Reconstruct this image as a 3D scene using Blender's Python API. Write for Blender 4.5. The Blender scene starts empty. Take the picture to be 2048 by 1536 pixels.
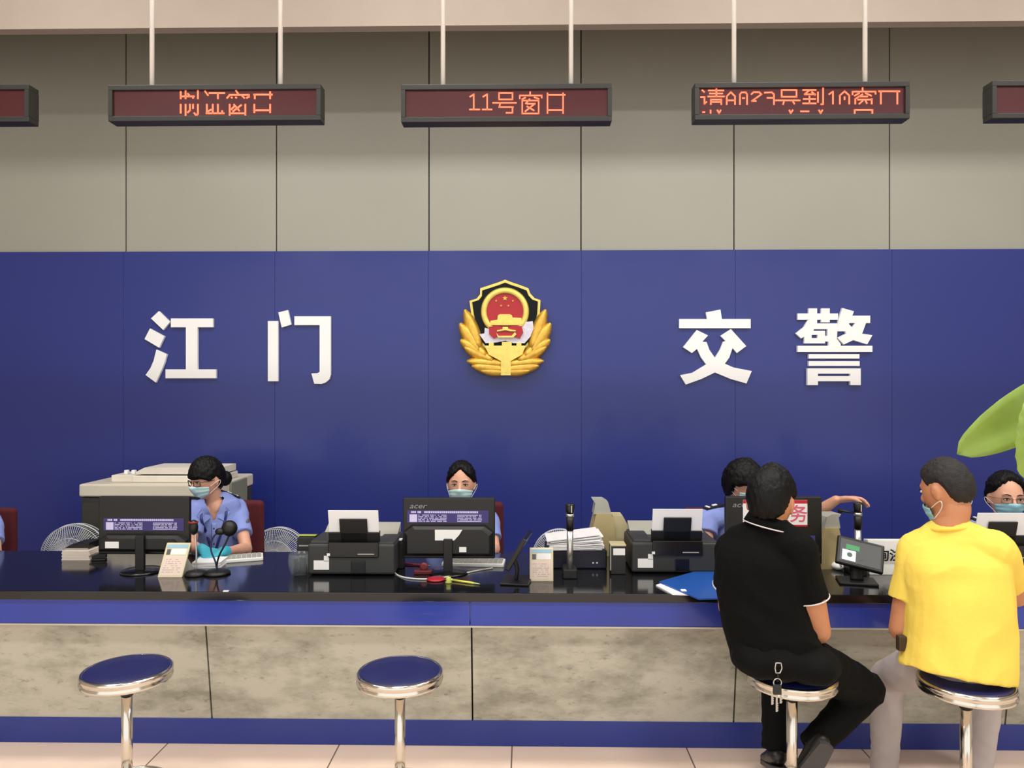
import bpy, bmesh, math, random
from mathutils import Vector, Matrix
V = Vector
SC = bpy.context.scene
COL = SC.collection
random.seed(7)
# ---------------------------------------------------------------- camera
YAW = math.radians(1.0)
EYE = 1.67
F = 1500.0
cam_data = bpy.data.cameras.new('camera')
cam_data.sensor_width = 36.0
cam_data.lens = 36.0 * F / 2048.0
cam_data.clip_start = 0.05
cam = bpy.data.objects.new('camera', cam_data)
COL.objects.link(cam)
cam.location = (0, 0, EYE)
cam.rotation_euler = (math.radians(90), 0, YAW)
SC.camera = cam
SC.view_settings.view_transform = 'Standard'
SC.view_settings.look = 'None'
SC.view_settings.exposure = -0.1
SC.view_settings.gamma = 1.0
SC.view_settings.use_curve_mapping = False
# ---------------------------------------------------------------- daylight from the open hall behind
w = bpy.data.worlds.new('hall_daylight'); SC.world = w; w.use_nodes = True
w.node_tree.nodes['Background'].inputs[0].default_value = (1.0, 0.985, 0.96, 1)
w.node_tree.nodes['Background'].inputs[1].default_value = 1.5
def area(name, loc, sx, sy, power, color=(1, .975, .94), rot=(0, 0, 0)):
    l = bpy.data.lights.new(name, 'AREA'); l.shape = 'RECTANGLE'; l.size = sx; l.size_y = sy
    l.energy = power; l.color = color
    o = bpy.data.objects.new(name, l); COL.objects.link(o); o.location = loc; o.rotation_euler = rot
    return o
# recessed ceiling lamps of the hall (rows running over the public side)
for lx in (-3.0, -0.6, 1.8, 4.2):
    for ly, pw in ((1.2, 66), (3.6, 50)):
        area('ceiling_lamp', (lx, ly, 4.93), 1.0, .4, pw)

def P(u, v, Y):
    "the point at depth Y seen at pixel (u, v) of the 2048x1536 frame; used to read positions off the photo"
    a = (u - 1024) / F; b = (768 - v) / F
    dx = a * math.cos(YAW) - math.sin(YAW); dy = a * math.sin(YAW) + math.cos(YAW)
    t = Y / dy
    return V((dx * t, Y, EYE + b * t))
TOP = 0.735     # worktop height
def D(u, v, z=TOP):
    "point on the horizontal plane z seen at pixel (u, v)"
    b = (768 - v) / F
    t = (z - EYE) / b
    a = (u - 1024) / F
    return V(((a * math.cos(YAW) - math.sin(YAW)) * t, (a * math.sin(YAW) + math.cos(YAW)) * t, z))
# ---------------------------------------------------------------- materials
def lin(h):
    h = h.lstrip('#')
    r = []
    for i in (0, 2, 4):
        c = int(h[i:i+2], 16) / 255
        r.append(c / 12.92 if c <= .04045 else ((c + .055) / 1.055) ** 2.4)
    return (*r, 1)
MATS = {}
def mat(name, hx, rough=.5, metal=0, var=.06, scale=6, bump=0, bscale=80, spec=.5, coat=0, sub=0, alpha=1, trans=0, emit=None, es=1, stretch=None):
    if name in MATS: return MATS[name]
    m = bpy.data.materials.new(name); m.use_nodes = True
    nt = m.node_tree; N = nt.nodes; L = nt.links
    b = N['Principled BSDF']
    c = lin(hx)
    tc = N.new('ShaderNodeTexCoord')
    mp = N.new('ShaderNodeMapping'); L.new(tc.outputs['Object'], mp.inputs[0])
    if stretch: mp.inputs['Scale'].default_value = stretch
    nz = N.new('ShaderNodeTexNoise'); nz.inputs['Scale'].default_value = scale; nz.inputs['Detail'].default_value = 4
    L.new(mp.outputs[0], nz.inputs[0])
    rp = N.new('ShaderNodeValToRGB')
    rp.color_ramp.elements[0].position = .3; rp.color_ramp.elements[1].position = .7
    rp.color_ramp.elements[0].color = (c[0]*(1-var), c[1]*(1-var), c[2]*(1-var), 1)
    rp.color_ramp.elements[1].color = (min(1, c[0]*(1+var)), min(1, c[1]*(1+var)), min(1, c[2]*(1+var)), 1)
    L.new(nz.outputs[0], rp.inputs[0]); L.new(rp.outputs[0], b.inputs['Base Color'])
    b.inputs['Roughness'].default_value = rough; b.inputs['Metallic'].default_value = metal
    b.inputs['Specular IOR Level'].default_value = spec
    b.inputs['Coat Weight'].default_value = coat; b.inputs['Coat Roughness'].default_value = .1
    if sub:
        b.inputs['Subsurface Weight'].default_value = sub; b.inputs['Subsurface Radius'].default_value = (.02, .008, .004)
        b.inputs['Subsurface Scale'].default_value = .5
    b.inputs['Alpha'].default_value = alpha
    b.inputs['Transmission Weight'].default_value = trans
    if bump:
        n2 = N.new('ShaderNodeTexNoise'); n2.inputs['Scale'].default_value = bscale; n2.inputs['Detail'].default_value = 3
        L.new(mp.outputs[0], n2.inputs[0])
        bp = N.new('ShaderNodeBump'); bp.inputs['Strength'].default_value = bump; bp.inputs['Distance'].default_value = .01
        L.new(n2.outputs[0], bp.inputs['Height']); L.new(bp.outputs[0], b.inputs['Normal'])
    if emit:
        b.inputs['Emission Color'].default_value = lin(emit); b.inputs['Emission Strength'].default_value = es
    MATS[name] = m
    return m
# ---------------------------------------------------------------- mesh helpers
def frame(t, side=None):
    t = t.normalized()
    s = side.copy() if side is not None else (V((1, 0, 0)) if abs(t.x) < .8 else V((0, 1, 0)))
    s = s - t * s.dot(t)
    if s.length < 1e-4: s = t.orthogonal()
    s.normalize()
    return s, t.cross(s)
class MB:
    def __init__(s): s.bm = bmesh.new(); s.mi = 0
    def _faces(s, fs):
        for f in fs: f.material_index = s.mi
    def box(s, lo, hi, bev=0, M=None, seg=2):
        b = bmesh.new(); bmesh.ops.create_cube(b, size=1)
        for v in b.verts:
            v.co = V([lo[i] + (hi[i]-lo[i]) * (v.co[i] + .5) for i in range(3)])
        if bev: bmesh.ops.bevel(b, geom=b.edges[:], offset=bev, segments=seg, affect='EDGES', profile=.5)
        return s.add(b, M)
    def add(s, b, M=None):
        if M is not None: b.transform(M)
        mp = {}
        for v in b.verts: mp[v] = s.bm.verts.new(v.co)
        for f in b.faces:
            try: nf = s.bm.faces.new([mp[v] for v in f.verts])
            except ValueError: continue
            nf.material_index = s.mi; nf.smooth = f.smooth
        b.free(); return s
    def rings(s, rings, cap=True, close=False, smooth=True):
        vs = [[s.bm.verts.new(p) for p in r] for r in rings]
        n = len(vs[0]); k = len(vs)
        for i in range(k if close else k-1):
            a, c = vs[i], vs[(i+1) % k]
            for j in range(n):
                f = s.bm.faces.new((a[j], a[(j+1) % n], c[(j+1) % n], c[j])); f.material_index = s.mi; f.smooth = smooth
        if cap and not close:
            f = s.bm.faces.new(vs[0][::-1]); f.material_index = s.mi
            f = s.bm.faces.new(vs[-1]); f.material_index = s.mi
        return s
    def tube(s, pts, r, seg=10, side=None, closed=False, sm=0):
        pts = [V(p) for p in pts]
        rr = r if isinstance(r, (list, tuple)) else [r] * len(pts)
        if sm: pts, rr = smooth_path(pts, rr, sm)
        R = []; n = len(pts); ps = side
        for i in range(n):
            if closed: t = pts[(i+1) % n] - pts[i-1]
            else: t = pts[min(i+1, n-1)] - pts[max(i-1, 0)]
            a, b = frame(t, ps); ps = a
            ri = rr[i]; ra, rb = ri if isinstance(ri, (tuple, list)) else (ri, ri)
            R.append([pts[i] + a * (ra * math.cos(2*math.pi*k/seg)) + b * (rb * math.sin(2*math.pi*k/seg)) for k in range(seg)])
        return s.rings(R, close=closed)
    def cyl(s, a, b, r, seg=24, r2=None):
        a = V(a); b = V(b); sd, w_ = frame(b - a)
        mk = lambda c, q: [c + sd * (q*math.cos(2*math.pi*k/seg)) + w_ * (q*math.sin(2*math.pi*k/seg)) for k in range(seg)]
        return s.rings([mk(a, r), mk(b, r if r2 is None else r2)])
    def lathe(s, prof, c=(0, 0, 0), seg=40, axis='z', smooth=True):
        c = V(c); R = []
        for r, h in prof:
            ring = []
            for k in range(seg):
                x, y = r * math.cos(2*math.pi*k/seg), r * math.sin(2*math.pi*k/seg)
                p = V((x, y, h)) if axis == 'z' else V((x, h, -y)) if axis == 'y' else V((h, x, y))
                ring.append(c + p)
            R.append(ring)
        return s.rings(R, smooth=smooth)
    def prism(s, pts, d, M=None):
        "pts: polygon points (Vectors), extruded by vector d"
        b = bmesh.new()
        a = [b.verts.new(p) for p in pts]; c = [b.verts.new(V(p) + V(d)) for p in pts]
        b.faces.new(a); b.faces.new(c[::-1]); n = len(a)
        for i in range(n): b.faces.new((a[i], c[i], c[(i+1) % n], a[(i+1) % n]))
        bmesh.ops.recalc_face_normals(b, faces=b.faces[:])
        return s.add(b, M)
    def ell(s, c, r, M=None, seg=16):
        b = bmesh.new(); bmesh.ops.create_uvsphere(b, u_segments=seg, v_segments=seg*2//3, radius=1)
        for f in b.faces: f.smooth = True
        for v in b.verts: v.co = V((v.co.x*r[0], v.co.y*r[1], v.co.z*r[2]))
        if M is not None: b.transform(M)
        b.transform(Matrix.Translation(V(c)))
        return s.add(b)
    def build(s, name, mats, parent=None, world=False, recalc=True, smooth=None, kind=None):
        if recalc: bmesh.ops.recalc_face_normals(s.bm, faces=s.bm.faces[:])
        if world and parent is not None:
            s.bm.transform(parent.matrix_basis.inverted() if parent.type == 'EMPTY' else Matrix.Identity(4))
        me = bpy.data.meshes.new(name); s.bm.to_mesh(me); s.bm.free()
        for m in (mats if isinstance(mats, (list, tuple)) else [mats]): me.materials.append(m)
        if smooth is not None:
            for p in me.polygons: p.use_smooth = smooth
        o = bpy.data.objects.new(name, me); COL.objects.link(o)
        if parent is not None: o.parent = parent
        if kind: o['kind'] = kind
        return o
def smooth_path(pts, rr, k):
    op, orr = [], []
    n = len(pts)
    g = lambda i: pts[max(0, min(n-1, i))]
    for i in range(n-1):
        p0, p1, p2, p3 = g(i-1), g(i), g(i+1), g(i+2)
        for j in range(k):
            t = j / k
            q = .5 * ((2*p1) + (p2-p0)*t + (2*p0-5*p1+4*p2-p3)*t*t + (3*p1-p0-3*p2+p3)*t**3)
            a, b = rr[i], rr[i+1]; u = t*t*(3-2*t)
            orr.append(tuple(x + (y-x)*u for x, y in zip(a, b)) if isinstance(a, (tuple, list)) else a + (b-a)*u)
            op.append(q)
    op.append(pts[-1]); orr.append(rr[-1])
    return op, orr
def root(name, loc, label, cat, group=None, rz=0):
    o = bpy.data.objects.new(name, None); COL.objects.link(o); o.location = loc; o.rotation_euler = (0, 0, rz)
    o.empty_display_size = .1
    return tag(o, label, cat, group)
def tag(o, label, cat, group=None):
    o['label'] = label; o['category'] = cat
    if group: o['group'] = group
    return o
def copy_tree(o, parent=None):
    c = o.copy(); COL.objects.link(c)
    if parent is not None: c.parent = parent
    for ch in list(o.children): copy_tree(ch, c)
    return c
# ================================================================ the hall
M_floor = mat('floor_tile', '#c9b09a', .35, var=.04, scale=2)
M_grout = mat('grout', '#8a7868', .8)
def floor_material():
    m = bpy.data.materials.new('beige_floor_tiles'); m.use_nodes = True
    nt = m.node_tree; N = nt.nodes; L = nt.links; b = N['Principled BSDF']
    tc = N.new('ShaderNodeTexCoord'); mp = N.new('ShaderNodeMapping'); L.new(tc.outputs['Object'], mp.inputs[0])
    mp.inputs['Location'].default_value = (.06, .35, 0)
    br = N.new('ShaderNodeTexBrick'); br.offset = 0; br.inputs['Scale'].default_value = 1
    br.inputs['Brick Width'].default_value = .8; br.inputs['Row Height'].default_value = .8
    br.inputs['Mortar Size'].default_value = .0035
    br.inputs['Color1'].default_value = lin('#f2dac6'); br.inputs['Color2'].default_value = lin('#eed5c0')
    br.inputs['Mortar'].default_value = lin('#7d6a5c')
    L.new(mp.outputs[0], br.inputs[0])
    nz = N.new('ShaderNodeTexNoise'); nz.inputs['Scale'].default_value = 3; L.new(tc.outputs['Object'], nz.inputs[0])
    mx = N.new('ShaderNodeMix'); mx.data_type = 'RGBA'; mx.blend_type = 'MULTIPLY'; mx.inputs[0].default_value = .15
    L.new(br.outputs[0], mx.inputs[6]); L.new(nz.outputs[0], mx.inputs[7]); L.new(mx.outputs[2], b.inputs['Base Color'])
    b.inputs['Roughness'].default_value = .3
    return m
f = MB().box((-6, -2, -.1), (6.5, 6.1, 0)).build('floor', floor_material(), kind='structure')

M_panel = mat('grey_composite_panel', '#9d9c90', .42, var=.03, scale=1.2)
M_gap = mat('panel_gap', '#2b2a26', .8)
JOINTS = [P(u, 400, 5.9).x for u in (252, 553, 858, 1162, 1468, 1779)]
step = (JOINTS[-1] - JOINTS[0]) / 5
xs = [JOINTS[0] - step*2, JOINTS[0] - step] + JOINTS + [JOINTS[-1] + step, JOINTS[-1] + 2*step]
wb = MB()
wb.mi = 1; wb.box((-6, 5.93, 0), (6.5, 6.1, 5.0)); wb.mi = 0
for a, b in zip(xs[:-1], xs[1:]):
    wb.box((a + .005, 5.9, 0.0), (b - .005, 5.94, 5.0))
wall = wb.build('wall_back', [M_panel, M_gap], kind='structure')
M_blue = mat('blue_gloss_panel', '#232f7c', .36, var=.03, scale=1.0, coat=.12)
bl = MB()
ZB = P(1000, 501, 5.86).z
for a, b in zip(xs[:-1], xs[1:]):
    bl.box((a + .0008, 5.86, 0.0), (b - .0008, 5.898, ZB), .0008)
bl.build('wall_panelling', M_blue, wall)
M_ceil = mat('ceiling_paint', '#b0a296', .9, var=.02)
MB().box((-6, -2, 5.0), (6.5, 6.1, 5.1)).build('ceiling', M_ceil, kind='structure')
zc = P(1024, 50, 4.95).z
MB().box((-6, 4.95, zc), (6.5, 5.03, 5.0)).build('trim_1', mat('bulkhead_paint', '#a3968a', .9, var=.02), kind='structure')
M_side = mat('side_wall_paint', '#b9b2a4', .8, var=.02)
MB().box((-6.1, -2, 0), (-6, 6.1, 5)).build('wall_left', M_side, kind='structure')
MB().box((6.5, -2, 0), (6.6, 6.1, 5)).build('wall_right', M_side, kind='structure')
# ---------------------------------------------------------------- wall characters
M_letter = mat('white_letter', '#f6f6f4', .5, var=.01, emit=None)
def traced(mb, u0, v0, k, polys, Y, th):
    for i_, pl in enumerate(polys):
        e_ = i_ * .0004
        if len(pl) == 2:
            (a, b), (c, d) = pl; pl = [(a, b), (c, b), (c, d), (a, d)]
        pts = [P(u0 + x/k, v0 + y/k, Y - e_) for x, y in pl]
        mb.prism(pts, (0, th + e_, 0))
def letter(label, u0, v0, k, polys):
    mb = MB(); traced(mb, u0, v0, k, polys, 5.835, .0245)
    o = mb.build('wall_character', M_letter)
    tag(o, label, 'sign lettering', 'white characters on the blue wall')
letter('white character with three water strokes and an I shape, leftmost on the blue wall', 260, 590, 4.6545, [
    [(268,150),(372,250),(308,325),(195,218)], [(185,312),(320,385),(270,490),(135,410)],
    [(245,508),(342,552),(322,625),(290,705),(240,815),(145,745),(190,680),(220,610)],
    [(380,218),(772,218),(772,300),(628,300),(628,692),(800,692),(800,775),(330,775),(330,692),(520,692),(520,300),(380,300)]])
letter('white door shaped character on the blue wall, between leftmost character and gold crest', 260, 590, 4.6545, [
    [(1283,242),(1378,803)], [(1380,162),(1470,140),(1500,275),(1412,302)],
    [(1530,198),(1868,198),(1868,740),(1855,785),(1820,815),(1780,828),(1715,826),(1688,730),(1745,728),(1765,715),(1765,280),(1530,280)]])
letter('white character with crossed legs on the blue wall, first one right of the gold crest', 1330, 590, 4.551, [
    [(130,218),(385,218),(372,158),(505,132),(518,218),(780,218),(780,302),(130,302)],
    [(290,318),(392,368),(340,425),(378,428),(405,500),(455,572),(500,500),(530,425),(552,418),(505,372),(600,310),(740,465),(655,528),(615,482),(585,570),(545,625),(625,660),(790,692),(742,805),(600,765),(455,705),(330,765),(190,815),(138,730),(250,708),(375,632),(330,570),(292,490),(245,528),(165,475)]])
letter('white dense many-stroke character, rightmost on the blue wall', 1330, 590, 4.551, [
    [(1208,168),(1575,225)], [(1308,122),(1385,240)], [(1422,122),(1500,248)],
    [(1300,228),(1385,228),(1385,262),(1345,335),(1240,395),(1190,350),(1265,290)], [(1345,258),(1572,311)],
    [(1268,326),(1335,440)], [(1390,326),(1458,440)], [(1330,326),(1400,362)], [(1330,392),(1400,440)],
    [(1480,305),(1570,305),(1565,400),(1600,445),(1600,465),(1490,465),(1490,425),(1445,420),(1445,372),(1480,372)],
    [(1615,118),(1720,148),(1690,230),(1645,330),(1570,330),(1578,235)], [(1680,188),(1868,255)],
    [(1735,250),(1830,255),(1795,350),(1715,410),(1630,450),(1570,390),(1680,335)],
    [(1630,300),(1672,262),(1706,298),(1795,352),(1888,365),(1842,448),(1715,410),(1650,350)],
    [(1208,462),(1888,518)], [(1310,538),(1770,578)], [(1310,602),(1772,645)],
    [(1297,668),(1782,716)], [(1297,716),(1392,820)], [(1688,716),(1782,820)], [(1392,738),(1688,785)]])
# ---------------------------------------------------------------- police crest
M_gold = mat('crest_gold', '#e8b84a', .38, metal=.35, var=.15, scale=30)
M_goldl = mat('crest_pale_gold', '#f0da70', .42, metal=.2, var=.08, scale=30)
M_black = mat('crest_black_enamel', '#05080a', .5, var=.05, spec=.2)
M_red = mat('crest_red_enamel', '#ae1622', .4, var=.04)
M_white = mat('crest_silver', '#d9d6e0', .4, metal=.2, var=.1, scale=60)
er = root('police_crest', P(1010, 665, 5.83), 'large gold police crest with red disc mounted on the blue wall', 'emblem')
EK = 6.1423
def ep(x, y, Y): return P(880 + x/EK, 530 + y/EK, Y)
SH = [(800,180),(880,212),(960,238),(1085,285),(1110,350),(1160,405),(1235,432),(1225,600),(1185,780),(1110,960),(1000,1100),(800,1200),(600,1100),(490,960),(425,780),(385,600),(362,440),(450,412),(492,360),(495,285),(640,238),(720,212)]
mb = MB(); mb.prism([ep(x, y, 5.81) for x, y in SH], (0, .045, 0)); mb.build('shield_rim', M_goldl, er, world=True)
mb = MB(); mb.prism([ep(800+(x-800)*.925, 650+(y-650)*.925, 5.80) for x, y in SH], (0, .012, 0)); mb.build('shield_field', M_black, er, world=True)
def disc(cx, cy, r, Y, th, ri=0, n=48):
    mb = MB()
    if ri:
        R = []
        for k in range(n):
            a = 2*math.pi*k/n; c, s_ = math.cos(a), math.sin(a)
            m_ = (r+ri)/2; hw = (r-ri)/2
            R.append([ep(cx+c*(m_+hw), cy+s_*(m_+hw), Y+th), ep(cx+c*(m_+hw*.6), cy+s_*(m_+hw*.6), Y), ep(cx+c*(m_-hw*.6), cy+s_*(m_-hw*.6), Y), ep(cx+c*(m_-hw), cy+s_*(m_-hw), Y+th)])
        mb.rings(R, close=True)
    else:
        mb.prism([ep(cx+r*math.cos(2*math.pi*k/n), cy+r*math.sin(2*math.pi*k/n), Y) for k in range(n)], (0, th, 0))
    return mb
disc(798, 570, 235, 5.79, .012).build('red_disc', M_red, er, world=True)
disc(798, 572, 300, 5.772, .03, 218).build('gold_ring', M_goldl, er, world=True)
def star(cx, cy, r):
    return [ep(cx + (r if k % 2 == 0 else r*.4)*math.sin(math.pi*k/5), cy - (r if k % 2 == 0 else r*.4)*math.cos(math.pi*k/5), 5.783) for k in range(10)]
for cx, cy, r in ((798, 408, 34), (690, 440, 16), (895, 440, 16), (750, 500, 16), (840, 500, 16)):
    mb = MB(); mb.prism(star(cx, cy, r), (0, .008, 0)); mb.build('star', M_gold, er, world=True)
mb = MB()
mb.prism([ep(x, y, 5.768) for x, y in [(615,740),(620,685),(705,672),(712,618),(735,605),(860,605),(885,618),(890,645),(1000,650),(1005,720),(980,740)]], (0, .02, 0))
for i in range(7):
    x = 640 + i*50; mb.prism([ep(a, b, 5.760) for a, b in [(x, 700), (x+22, 700), (x+22, 738), (x, 738)]], (0, .01, 0))
mb.build('gate_tower', M_goldl, er, world=True)
mb = MB()
mb.prism([ep(x, y, 5.775) for x, y in [(480,850),(545,840),(550,770),(620,790),(1000,770),(1040,700),(1140,690),(1150,780),(1110,880),(1040,960),(900,960),(800,930),(700,950),(560,960)]], (0, .02, 0))
mb.build('silver_clouds', M_white, er, world=True)
mb = MB()
mb.prism([ep(x, y, 5.755) for x, y in [(600,760),(700,745),(800,770),(900,745),(1005,750),(1022,830),(980,905),(900,880),(800,890),(700,885),(660,905),(605,850)]], (0, .02, 0))
mb.build('red_ribbon', M_red, er, world=True)
mb = MB()
for pl in ([(700,800),(760,790),(800,765),(860,790),(930,800),(930,815),(860,812),(800,800),(740,812),(700,815)], [(690,830),(720,870),(880,868),(920,825),(940,850),(900,890),(710,890)], [(770,760),(835,760),(835,800),(770,800)]):
    mb.prism([ep(x, y, 5.748 - .0006*len(pl)) for x, y in pl], (0, .01, 0))
mb.build('ribbon_knot', M_goldl, er, world=True)
mb = MB()
mb.prism([ep(x, y, 5.765) for x, y in [(548,990),(600,990),(600,955),(660,955),(660,990),(760,990),(760,945),(880,945),(880,990),(940,990),(940,955),(1000,955),(1000,990),(1052,990),(1010,1100),(870,1180),(870,1355),(748,1355),(748,1180),(600,1100)]], (0, .03, 0))
mb.build('battlement', M_goldl, er, world=True)
def leaf(mb, b, t, wd, Y0=5.80, h=.035):
    bx, by = b; tx, ty = t; L_ = math.hypot(tx-bx, ty-by); dx, dy = (tx-bx)/L_, (ty-by)/L_
    R = []
    for i in range(9):
        q = i/8; w_ = wd/2 * (math.sin(math.pi*min(1, q*.92+.08))**.5 if i < 8 else .18)
        cx, cy = bx + dx*L_*q, by + dy*L_*q
        ring = []
        for j in range(5):
            s_ = (j/4*2-1); ring.append(ep(cx - dy*w_*s_, cy + dx*w_*s_, Y0 - h*(1-s_*s_)))
        ring.append(ep(cx, cy, Y0 + .02))
        R.append(ring)
    mb.rings(R)
for sgn in (-1, 1):
    mb = MB()
    for b, t, wd in (((480,1010),(305,545),150), ((480,1060),(245,715),165), ((560,1110),(250,920),165), ((640,1170),(300,1010),150), ((770,1215),(330,1180),130), ((780,1280),(390,1240),150), ((800,1320),(500,1300),110)):
        fx = lambda q: (q[0], q[1]) if sgn < 0 else (1604 - q[0], q[1])
        leaf(mb, fx(b), fx(t), wd*1.12)
    mb.build('leaf_branch', M_gold, er, world=True)
# ---------------------------------------------------------------- LED displays
M_case = mat('led_case', '#23221e', .5, var=.05)
M_led = mat('led_matrix', '#4a191f', .2, var=.1, scale=200, coat=.4)
M_lit = mat('lit_led', '#ff6040', .5, emit='#ff6040', es=2.1)
M_rod = mat('white_rod', '#e6e0d6', .4)
DY = 3.70
def led(u0, u1, v0, v1, rods, label, strokes=None, zz=None, cuts=(), yc=9999):
    a = P(u0, v0, DY); b = P(u1, v1, DY)
    r = root('led_display', ((a.x+b.x)/2, DY + .04, a.z), label, 'LED sign', 'LED displays hanging over the counter')
    mb = MB(); f_ = .026
    x0, x1, z1, z0 = a.x, b.x, a.z, b.z
    mb.box((x0, DY, z1-f_), (x1, DY+.08, z1), .003); mb.box((x0, DY, z0), (x1, DY+.08, z0+f_), .003)
    mb.box((x0, DY, z0+f_), (x0+f_*.8, DY+.08, z1-f_)); mb.box((x1-f_*.8, DY, z0+f_), (x1, DY+.08, z1-f_))
    mb.box((x0+.01, DY+.06, z0+.01), (x1-.01, DY+.079, z1-.01))
    mb.build('display_case', M_case, r, world=True)
    MB().box((x0+f_*.8, DY+.012, z0+f_), (x1-f_*.8, DY+.03, z1-f_)).build('screen', M_led, r, world=True)
    for ur in rods:
        q = P(ur, 170, DY+.04)
        MB().cyl((q.x, DY+.04, z1-.005), (q.x, DY+.04, 5.0), .0115, 12).build('hanging_rod', M_rod, r, world=True)
    if strokes:
        uu, vv, k, w_ = zz
        h = w_/k/2; groups = {}
        for st in strokes:
            cx = sum(q[0] for q in st)/len(st); cy = sum(q[1] for q in st)/len(st)
            mb = groups.setdefault((sum(cx > c for c in cuts), cy > yc), MB())
            for (ax, ay), (bx, by) in zip(st[:-1], st[1:]):
                A = V((uu+ax/k, vv+ay/k)); B = V((uu+bx/k, vv+by/k)); d = (B-A)
                d = d.normalized() if d.length > 0 else V((1, 0)); n = V((-d.y, d.x))*h; e = d*h*.8
                mb.prism([P(*q, DY+.0095) for q in (A-e+n, B+e+n, B+e-n, A-e-n)], (0, .0035, 0))
        for g in groups.values(): g.build('lit_character', M_lit, r, world=True)
    return r
def Hs(y, a, b): return [(a, y), (b, y)]
def Vs(x, a, b): return [(x, a), (x, b)]
def Rc(a, b, c, d): return [(a, b), (c, b), (c, d), (a, d), (a, b)]
led(216, 641, 170, 240, (304, 561), 'black LED display showing split broken red characters, left of the centre display',
    [Vs(110,180,310),Hs(270,110,370),Vs(205,150,310),Vs(350,265,300),Vs(445,155,310),[(250,220),(290,265)],
     Vs(110,430,590),Vs(205,430,650),Vs(290,430,540),Vs(350,430,500),Vs(445,430,610),[(250,580),(290,540)],[(375,595),(415,645),(440,610)],
     Hs(205,670,960),[(585,170),(640,245)],Vs(835,205,310),
     Vs(620,430,600),Hs(600,610,950),Vs(735,430,600),Vs(835,430,600),[(640,560),(700,530)],Vs(918,555,600),
     Hs(240,1060,1440),[(1190,160),(1230,220)],[(1015,300),(1060,250)],Vs(1440,240,280),[(1300,250),(1350,300)],[(1400,300),(1440,270)],[(1100,290),(1110,295)],[(1185,290),(1195,295)],
     Vs(1065,430,650),Vs(1370,430,650),Hs(600,1065,1370),[(1130,560),(1290,440)],[(1150,430),(1250,545)],[(1100,520),(1150,470)],
     Hs(235,1540,1890),Vs(1555,235,310),Vs(1855,185,310),Vs(1545,430,580),Vs(1855,430,580),Hs(540,1545,1855)], (350,165,9.752,30), (520,980,1490), 370)
led(802, 1224, 169, 242, (886, 1142), 'black LED display showing the number 11 in red, hanging in the middle above the crest',
    [Vs(768,280,405),Hs(405,735,815),[(738,300),(768,282)],Vs(878,280,405),Hs(405,840,915),[(845,300),(875,282)],
     Rc(975,270,1085,322),Hs(350,925,1115),[(985,350),(978,385)],Hs(385,975,1090),Vs(1085,385,430),Hs(432,1035,1085),
     Vs(1230,262,285),Hs(290,1145,1325),Vs(1145,290,315),Vs(1325,290,308),[(1190,308),(1165,320)],[(1265,305),(1300,318)],Rc(1165,332,1300,438),[(1225,320),(1195,355)],Hs(358,1205,1270),[(1265,360),(1190,420)],[(1205,380),(1260,412)],
     Vs(1372,272,435),Vs(1500,272,435),Hs(285,1372,1515),Hs(410,1372,1500)], (760,120,4.096,11), (828,920,1130,1345))
led(1390, 1820, 165, 237, (1468, 1730), 'black LED display filled with a long red line of text, right of the centre display',
    [[(112,92),(130,108)],Hs(155,100,135),Vs(132,155,215),[(132,215),(150,200)],Hs(95,170,305),Hs(122,180,295),Vs(240,78,150),Hs(150,165,310),Vs(190,175,220),Vs(285,175,220),Hs(178,190,285),Hs(200,190,285),
     Vs(335,148,220),Vs(410,148,220),[(335,148),(372,110),(410,148)],Hs(185,335,410),
     Vs(455,130,220),Vs(520,130,220),[(455,130),(470,112),(508,112),(520,130)],Hs(165,480,495),
     [(560,128),(580,110),(630,110),(650,130),(600,165),(565,190)],Hs(190,565,600),
     [(680,115),(745,112),(765,130),(765,220)],Hs(162,705,765),
     Rc(835,90,970,152),Hs(185,780,1000),[(855,198),(848,220)],[(940,198),(950,215)],
     Hs(90,1030,1145),[(1085,95),(1045,128)],Hs(130,1045,1140),[(1110,108),(1140,135)],Hs(172,1035,1140),Vs(1088,150,212),Hs(212,1030,1145),Vs(1165,112,200),Vs(1212,72,220),[(1195,220),(1212,220)],
     Vs(1302,105,215),[(1268,128),(1300,106)],Vs(1365,140,215),Vs(1450,140,215),[(1365,140),(1408,102),(1450,140)],Vs(1408,155,175),
     Vs(1572,72,98),Hs(105,1480,1690),Vs(1480,105,130),Vs(1690,105,125),[(1540,120),(1500,142)],[(1600,120),(1650,142)],[(1570,130),(1505,172)],Vs(1505,172,215),Vs(1655,172,215),Hs(178,1530,1655),[(1572,190),(1542,215)],[(1600,190),(1610,210)],Hs(150,1535,1615),
     Vs(1738,102,215),Vs(1888,102,215),Hs(102,1720,1908),
     Hs(292,118,132),Vs(188,275,300),[(250,275),(265,300),(280,275)],[(905,275),(918,300),(935,275)],Hs(285,1010,1080),[(1175,275),(1190,300),(1205,275)],Hs(272,1500,1660),Vs(1500,272,302),Vs(1660,272,302)], (1380,160,4.551,13), (318,432,542,665,775,1015,1240,1340,1468,1712), 250)
led(-365, 57, 171, 243, (-290, -20), 'black LED display with blank dark screen cut off by the left picture edge')
led(1985, 2415, 161, 234, (2070, 2330), 'black LED display with blank dark screen cut off by the right picture edge')
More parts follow.
